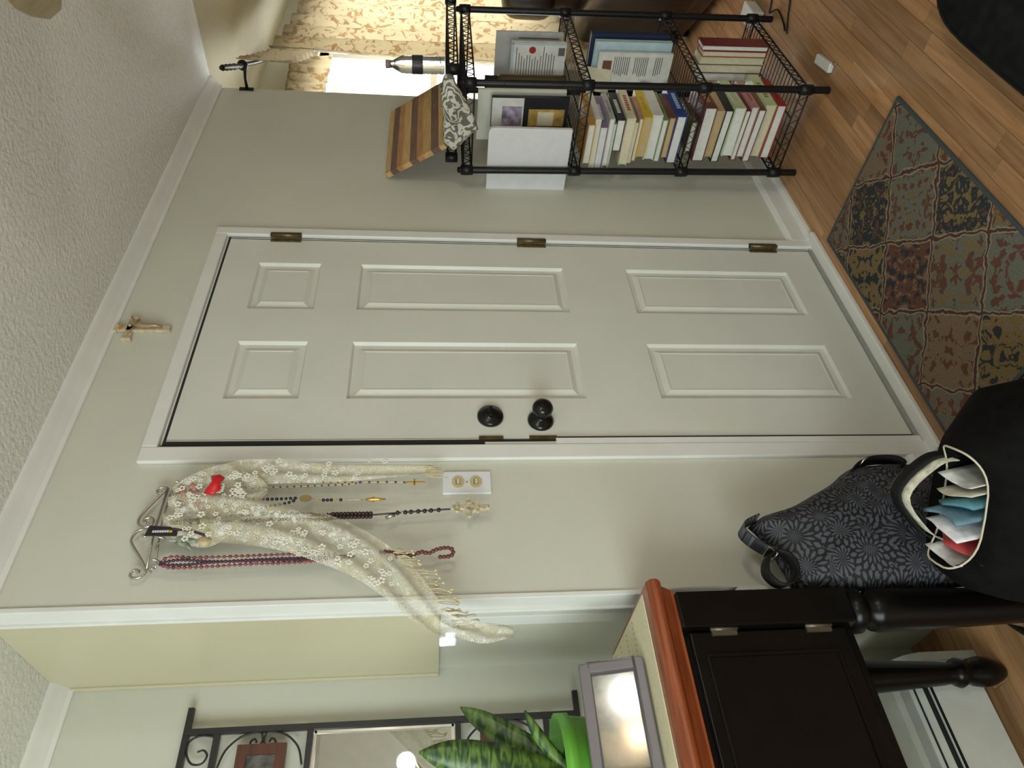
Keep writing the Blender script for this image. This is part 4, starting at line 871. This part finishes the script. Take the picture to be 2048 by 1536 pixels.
# black tote with papers
tb = thing('tote_bag', 'open black tote bag full of papers on the floor by the cabinet', 'bag', (-.42, -.40, 0))
tm = mat('black_canvas', (.0035, .0033, .0033), .8, noise=.4, nscale=40, bump=.3, bscale=300, spec=.12)
TC = (-.455, -.405); TA = math.atan2(.158, -.115)
def ring(cx, cy, rx, ry, z, n=40, sq=.55, dz=None):
    out = []
    for k in range(n):
        a = 2*pi*k/n; c, s = cos(a), sin(a); x = rx*math.copysign(abs(c)**sq, c); y = ry*math.copysign(abs(s)**sq, s)
        X = cx+x*cos(TA)-y*sin(TA); Yy = cy+x*sin(TA)+y*cos(TA)
        out.append((X, Yy, z+(dz(a) if dz else 0)))
    return out
TM = (TC[0]-.018, TC[1]+.024)
RI = [ring(TC[0], TC[1], .17, .12, .0), ring(TC[0], TC[1], .215, .15, .05), ring(TC[0], TC[1], .22, .15, .18), ring(TC[0], TC[1], .20, .13, .29), ring(TM[0], TM[1], .155, .095, .355), ring(TM[0], TM[1], .118, .056, .375, dz=lambda a: .02*cos(2*a))]
RI2 = [ring(TM[0], TM[1], .114, .052, .373, dz=lambda a: .02*cos(2*a)), ring(TM[0], TM[1], .12, .07, .27), ring(TC[0], TC[1], .16, .08, .12)]
b = MB(); allr = RI+RI2; n_ = 40; vs = [p for r in allr for p in r]
fs = [(i*n_+k, i*n_+(k+1) % n_, (i+1)*n_+(k+1) % n_, (i+1)*n_+k) for i in range(len(allr)-1) for k in range(n_)]+[tuple(range(n_-1, -1, -1)), tuple(range((len(allr)-1)*n_, len(allr)*n_))]
b.add(vs, fs, True); b.build('body', tm, tb)
b = MB(); b.tube([Vector(p) for p in RI[5]], .0022, 6, closed=True); b.build('piping', mat('cream_piping', (.55, .50, .38), .6), tb)
ux = Vector((cos(TA), sin(TA), 0)); uy = Vector((-sin(TA), cos(TA), 0)); c0 = Vector((TM[0], TM[1], 0))
for sgn, hgt in ((-1, .44), (1, .33)):
    strap('handle', [c0+ux*.09+uy*.058*sgn+Vector((0, 0, .36)), c0+ux*.075+uy*.075*sgn+Vector((0, 0, hgt-.05)), c0+uy*.085*sgn+Vector((0, 0, hgt)), c0-ux*.075+uy*.075*sgn+Vector((0, 0, hgt-.05)), c0-ux*.09+uy*.058*sgn+Vector((0, 0, .34))], .03, .004, web, tb, uy)
strap('handle_lining', [c0+ux*.085-uy*.058+Vector((0, 0, .355)), c0+ux*.070-uy*.072+Vector((0, 0, .384)), c0-uy*.082+Vector((0, 0, .432)), c0-ux*.070-uy*.072+Vector((0, 0, .384)), c0-ux*.085-uy*.058+Vector((0, 0, .355))], .06, .002, mat('cream_lining', (.50, .47, .36), .8, noise=.35, nscale=60), tb, uy)
part('tag', mat('pale_tag', (.62, .66, .75), .5), tb, (-.59, -.575, -.30, -.285, .30, .33))
pcols = [(.70, .70, .68), (.66, .62, .50), (.07, .20, .24), (.12, .22, .28), (.70, .68, .70), (.45, .05, .05), (.62, .60, .60)]
plab = ['white letter sheet at the near end of the tote bag', 'cream paper sheet in the tote bag', 'teal folder standing in the tote bag', 'blue-grey marbled folder in the tote bag', 'crumpled white sheet in the tote bag centre', 'red folder edge in the tote bag', 'pale grey sheet at the far end of the tote bag']
for i, (c, lb) in enumerate(zip(pcols, plab)):
    d = -.080+.026*i; hh = [.375, .39, .40, .395, .405, .385, .38][i]; wdt = .046
    def fn(u, v, d=d, hh=hh, i=i): p = c0+ux*(d+.010*sin(3*u+i)+.05*(v-.5))+uy*((u-.5)*2*wdt)+Vector((0, 0, .15+(hh-.15)*v-.018*abs(u-.5)*((i % 3)-.5)*2)); return p
    tag(MB().grid(fn, 8, 6).build('folder' if 'folder' in lb else 'paper_sheet', mat('paper_%d' % i, c, .6, noise=.2, nscale=60), solid=.0015 if i not in (2, 3) else .006), lb, 'folder' if 'folder' in lb else 'paper')
strap_o = MB(); 
P = smoothpath([(-.545, .03, .02), (-.575, .0, .03), (-.61, -.045, .05), (-.632, -.085, .06), (-.625, -.13, .05), (-.60, -.16, .03)], 5)
strap_o.grid(lambda u, v: P[min(int(u*(len(P)-1)+.5), len(P)-1)]+Vector((.5, .5, .6)).normalized()*(v-.5)*.03, len(P)-1, 2)
tag(strap_o.build('loose_strap', web, solid=.004), 'loose black strap curling by the cabinet front leg', 'strap')
# paper curling out behind the cabinet edge
def fn(u, v): return (-.474+.014*u+.005*sin(3*v), -.02-.02*u, .72+.17*v-.02*u)
tag(MB().grid(fn, 4, 8).build('curled_paper', mat('grey_paper', (.52, .51, .48), .7), solid=.001), 'curled grey paper stuck between wall and cabinet', 'paper')
# ================================================================== RUG AND FLOOR THINGS
rm = bpy.data.materials.new('rug_pattern'); n, l, bs = nodes(rm); tc = n.new('ShaderNodeTexCoord')
nzw = n.new('ShaderNodeTexNoise'); nzw.inputs['Scale'].default_value = 26; nzw.inputs['Detail'].default_value = 2; l.new(tc.outputs['Object'], nzw.inputs['Vector'])
sub = n.new('ShaderNodeVectorMath'); sub.operation = 'MULTIPLY_ADD'; sub.inputs[1].default_value = (.034, .034, 0); sub.inputs[2].default_value = (-.017, -.017, 0); l.new(nzw.outputs['Color'], sub.inputs[0])
adv = n.new('ShaderNodeVectorMath'); adv.operation = 'ADD'; l.new(tc.outputs['Object'], adv.inputs[0]); l.new(sub.outputs[0], adv.inputs[1])
mp = n.new('ShaderNodeMapping'); mp.inputs['Rotation'].default_value = (0, 0, math.radians(-41)); mp.inputs['Scale'].default_value = (4.9, 4.9, 0)
mp.inputs['Location'].default_value = (.12, .33, 0); l.new(adv.outputs[0], mp.inputs[0])
flv = n.new('ShaderNodeVectorMath'); flv.operation = 'FLOOR'; l.new(mp.outputs[0], flv.inputs[0]); frv = n.new('ShaderNodeVectorMath'); frv.operation = 'FRACTION'; l.new(mp.outputs[0], frv.inputs[0])
wn_ = n.new('ShaderNodeTexWhiteNoise'); wn_.noise_dimensions = '3D'; l.new(flv.outputs[0], wn_.inputs['Vector'])
ctr = n.new('ShaderNodeVectorMath'); ctr.operation = 'SUBTRACT'; ctr.inputs[1].default_value = (.5, .5, 0); l.new(frv.outputs[0], ctr.inputs[0])
ab = n.new('ShaderNodeVectorMath'); ab.operation = 'ABSOLUTE'; l.new(ctr.outputs[0], ab.inputs[0]); se = n.new('ShaderNodeSeparateXYZ'); l.new(ab.outputs[0], se.inputs[0])
mxm = n.new('ShaderNodeMath'); mxm.operation = 'MAXIMUM'; l.new(se.outputs['X'], mxm.inputs[0]); l.new(se.outputs['Y'], mxm.inputs[1])
ln = n.new('ShaderNodeVectorMath'); ln.operation = 'LENGTH'; l.new(ctr.outputs[0], ln.inputs[0])
def ramp(stops, const=True):
    c = n.new('ShaderNodeValToRGB'); c.color_ramp.interpolation = 'CONSTANT' if const else 'LINEAR'; e = c.color_ramp.elements
    e[0].position = stops[0][0]; e[0].color = (*stops[0][1], 1); e[1].position = stops[1][0]; e[1].color = (*stops[1][1], 1)
    for s in stops[2:]: k = e.new(s[0]); k.color = (*s[1], 1)
    return c
navy, sage, ochre, rust, taupe, cream = (.030, .036, .040), (.125, .125, .10), (.165, .115, .05), (.11, .05, .035), (.17, .12, .08), (.23, .20, .135)
base = ramp([(0, navy), (.2, sage), (.4, ochre), (.6, rust), (.76, taupe)]); l.new(wn_.outputs['Value'], base.inputs[0])
b2 = ramp([(0, ochre), (.25, rust), (.45, navy), (.7, taupe), (.85, sage)]); l.new(wn_.outputs['Value'], b2.inputs[0])
kv = n.new('ShaderNodeVectorMath'); kv.operation = 'MULTIPLY_ADD'; kv.inputs[1].default_value = (30, 30, 30); l.new(wn_.outputs['Color'], kv.inputs[0]); 
ks = n.new('ShaderNodeVectorMath'); ks.operation = 'SCALE'; ks.inputs['Scale'].default_value = 5.2; l.new(ab.outputs[0], ks.inputs[0]); l.new(ks.outputs[0], kv.inputs[2])
nz2 = n.new('ShaderNodeTexNoise'); nz2.inputs['Scale'].default_value = 1.5; nz2.inputs['Detail'].default_value = 2.5; nz2.inputs['Distortion'].default_value = .5; l.new(kv.outputs[0], nz2.inputs['Vector'])
md = n.new('ShaderNodeMath'); md.operation = 'GREATER_THAN'; md.inputs[1].default_value = .55; l.new(nz2.outputs['Fac'], md.inputs[0])
cn = n.new('ShaderNodeMath'); cn.operation = 'LESS_THAN'; cn.inputs[1].default_value = .42; l.new(nz2.outputs['Fac'], cn.inputs[0])
b3 = ramp([(0, rust), (.2, ochre), (.35, sage), (.5, taupe), (.65, navy), (.8, rust)]); l.new(wn_.outputs['Value'], b3.inputs[0])
def mixc(fac, a, b_):
    m = n.new('ShaderNodeMix'); m.data_type = 'RGBA'; l.new(fac, m.inputs[0])
    for s, v in ((6, a), (7, b_)):
        if isinstance(v, tuple): m.inputs[s].default_value = (*v, 1)
        else: l.new(v, m.inputs[s])
    return m.outputs[2]
c1 = mixc(md.outputs[0], base.outputs[0], b2.outputs[0])
c2 = mixc(cn.outputs[0], c1, b3.outputs[0])
e1 = n.new('ShaderNodeMath'); e1.operation = 'GREATER_THAN'; e1.inputs[1].default_value = .462; l.new(mxm.outputs[0], e1.inputs[0])
e2 = n.new('ShaderNodeMath'); e2.operation = 'GREATER_THAN'; e2.inputs[1].default_value = .482; l.new(mxm.outputs[0], e2.inputs[0])
c3 = mixc(e1.outputs[0], c2, cream); c4 = mixc(e2.outputs[0], c3, (.075, .035, .032))
dk = n.new('ShaderNodeTexNoise'); dk.inputs['Scale'].default_value = 220; l.new(tc.outputs['Object'], dk.inputs['Vector'])
hv = n.new('ShaderNodeHueSaturation'); mrr = n.new('ShaderNodeMapRange'); mrr.inputs['To Min'].default_value = .55; mrr.inputs['To Max'].default_value = 1.45; l.new(dk.outputs['Fac'], mrr.inputs['Value']); l.new(mrr.outputs[0], hv.inputs['Value']); l.new(c4, hv.inputs['Color'])
l.new(hv.outputs[0], bs.inputs['Base Color']); bs.inputs['Roughness'].default_value = .95; bs.inputs['Specular IOR Level'].default_value = .1
rg_ = thing('door_mat', 'patterned rug with rust, navy and sage motifs before the door', 'rug', (.35, -.34, 0))
MB().box(-.105, .808, -.598, -.088, .0, .009).build('pile', rm, rg_, bevel=.003)
b = MB()
for q in ((-.112, .815, -.605, -.594), (-.112, .815, -.091, -.080), (-.112, -.101, -.594, -.091), (.804, .815, -.594, -.091)): b.box(q[0], q[1], q[2], q[3], 0, .0095)
b.build('binding', mat('slate_binding', (.045, .055, .058), .9), rg_, bevel=.002)
b = MB(); b.obox((1.292, -.494, .009), (.99, .12, 0), (-.12, .99, 0), (0, 0, 1), .058, .016, .009); ad_ = thing('power_adapter', 'small white plastic adapter lying on the wood floor', 'adapter', (1.29, -.494, 0)); wp = mat('white_plastic', (.62, .63, .60), .4)
b.build('case', wp, ad_, bevel=.003); b = MB(); b.tube([(1.235, -.515, .008), (1.215, -.525, .008)], .004, 6); b.build('prong', silver_m, ad_)
b = MB(); b.box(1.93, 2.06, -.43, -.36, 0, .05); o = tag(b.build('white_carton', wp, bevel=.004), 'small white carton on the floor behind the shelf foot', 'box')
b = MB(); b.tube(smoothpath([(2.0, -.62, .004), (1.895, -.493, .004), (1.879, -.45, .004), (1.86, -.46, .004), (1.805, -.486, .004), (1.72, -.47, .004), (1.685, -.452, .004)], 5), .0035, 6); tag(b.build('floor_cable', black_m), 'black cord bending by the front shelf foot', 'cord')
b = MB(); b.tube(smoothpath([(1.95, -.75, .004), (1.78, -.59, .004), (1.731, -.55, .004), (1.70, -.50, .004), (1.66, -.45, .004)], 5), .0035, 6); tag(b.build('floor_cable', black_m), 'loose black cord on bare floor, farther from the shelf', 'cord')
# black duffel at the lower right
dfm = mat('black_felt', (.010, .011, .011), .9, noise=.4, nscale=30, spec=.1)
b = MB(); RR = []
for s, z in ((.97, 0), (1.0, .02), (1.0, .06), (.97, .085), (.90, .10), (.5, .108), (.02, .11)):
    r_ = []
    for k in range(44):
        a = 2*pi*k/44; c, s_2 = cos(a), sin(a); r_.append((.40+.395*s*math.copysign(abs(c)**.45, c), -1.12+.27*s*math.copysign(abs(s_2)**.45, s_2), z))
    RR.append(r_)
vs = [p for r_ in RR for p in r_]; n_ = 44; fs = [(i*n_+k, i*n_+(k+1) % n_, (i+1)*n_+(k+1) % n_, (i+1)*n_+k) for i in range(len(RR)-1) for k in range(n_)]+[tuple(range(n_-1, -1, -1)), tuple(range((len(RR)-1)*n_, len(RR)*n_))]
b.add(vs, fs, True); cu = thing('floor_cushion', 'black felt floor cushion with rounded corner lying beyond the rug tip', 'cushion', (.40, -1.12, 0)); b.build('pad', dfm, cu)
b = MB(); b.tube([Vector(p) for p in RR[3]], .004, 6, closed=True); b.build('piping', web, cu)
# ================================================================== LEATHER RECLINER BEHIND THE SHELF
rc = thing('recliner', 'dark brown leather recliner behind the wire shelf', 'armchair', (2.8, -.53, 0))
lth = mat('brown_leather', (.022, .011, .008), .33, noise=.4, nscale=14, bump=.25, bscale=60)
an_ = math.atan2(.29, .31); A = Vector((cos(an_), sin(an_), 0)); N = Vector((A.y, -A.x, 0)); O = Vector((2.50, -.20, 0))
def rbox(name, c, ha, hn, hz, bev):
    b = MB(); b.obox(c, A, N, (0, 0, 1), ha, hn, hz); o = b.build(name, lth, rc); q = o.modifiers.new('b', 'BEVEL'); q.width = bev; q.segments = 4
    for p in o.data.polygons: p.use_smooth = True
    return o
rbox('base', O+N*.45+Vector((0, 0, .16)), .44, .44, .11, .03)
rbox('arm', O+N*.10+Vector((0, 0, .36)), .46, .095, .27, .07)
rbox('arm', O+N*.80+Vector((0, 0, .36)), .46, .095, .27, .07)
rbox('seat_cushion', O+N*.45-A*.05+Vector((0, 0, .38)), .36, .25, .11, .06)
rbox('backrest', O+N*.45+A*.36+Vector((0, 0, .66)), .11, .30, .36, .08)
rbox('head_cushion', O+N*.40+A*.26+Vector((0, 0, .90)), .10, .34, .14, .08)
for s in (-.38, .38):
    for t in (.08, .80): MB().lathe([(0, 0), (.022, 0), (.028, .06), (0, .061)], O+A*s+N*t, 12).build('foot', black_m, rc)
# ================================================================== LAMP AND FAN (beside and above the camera)
lp = thing('floor_lamp', 'brass floor lamp with two glowing globes behind the camera', 'floor lamp', (-.01, -2.42, 0))
MB().lathe([(0, 0), (.14, 0), (.14, .015), (.03, .03), (.012, .05), (.012, 1.45), (0, 1.451)], (-.01, -2.42, 0), 20).build('pole', brass_m, lp)
for p, c, s in (((.085, -2.39, 1.55), (.95, 1.0, .98), LAMP_W*18), ((-.105, -2.42, 1.53), (1.0, .70, .38), LAMP_Y*18)):
    MB().tube(smoothpath([(-.01, -2.42, 1.44), ((p[0]-.01)/2, p[1], 1.46), (p[0], p[1], p[2]-.055)], 4), .008, 8).build('arm', brass_m, lp)
    b = MB(); b.sphere(p, .055, 20, 12); b.build('globe', mat('lamp_globe_%d' % (p[0] > 0), c, .4, emit=s), lp)
fn_ = thing('ceiling_fan', 'tan-bladed ceiling fan, only one blade tip showing on the ceiling', 'ceiling fan', (.62, -1.5, H))
fb = wood('fan_blade_wood', (.26, .22, .13), (.34, .29, .18), rough=.5, rnd=.02); hub = Vector((.60, -1.455, 2.12)); d0 = math.atan2(.60, -.36)
MB().lathe([(0, H-.001), (.07, H-.001), (.06, 2.29), (.015, 2.27), (.015, 2.20), (.09, 2.19), (.10, 2.14), (.07, 2.09), (0, 2.085)], (.60, -1.455, 0), 24).build('motor', brass_m, fn_)
for k in range(5):
    a = d0+k*2*pi/5; e_ = Vector((cos(a), sin(a), 0)); s_3 = Vector((-sin(a), cos(a), .12)).normalized()
    pts = [(.17, -.05), (.22, -.08), (.54, -.105), (.60, -.09), (.625, -.05), (.63, 0), (.625, .05), (.60, .09), (.54, .105), (.22, .08), (.17, .05)]
    up_ = e_.cross(s_3); vs = [hub+e_*x+s_3*y+up_*z for z in (-.003, .003) for x, y in pts]; m_ = len(pts)
    b = MB(); b.add(vs, [tuple(range(m_)), tuple(range(2*m_-1, m_-1, -1))]+[(i, (i+1) % m_, m_+(i+1) % m_, m_+i) for i in range(m_)]); b.build('blade', fb, fn_)
    b = MB(); b.obox(hub+e_*.13, e_, s_3, up_, .06, .015, .004); b.build('blade_iron', brass_m, fn_)
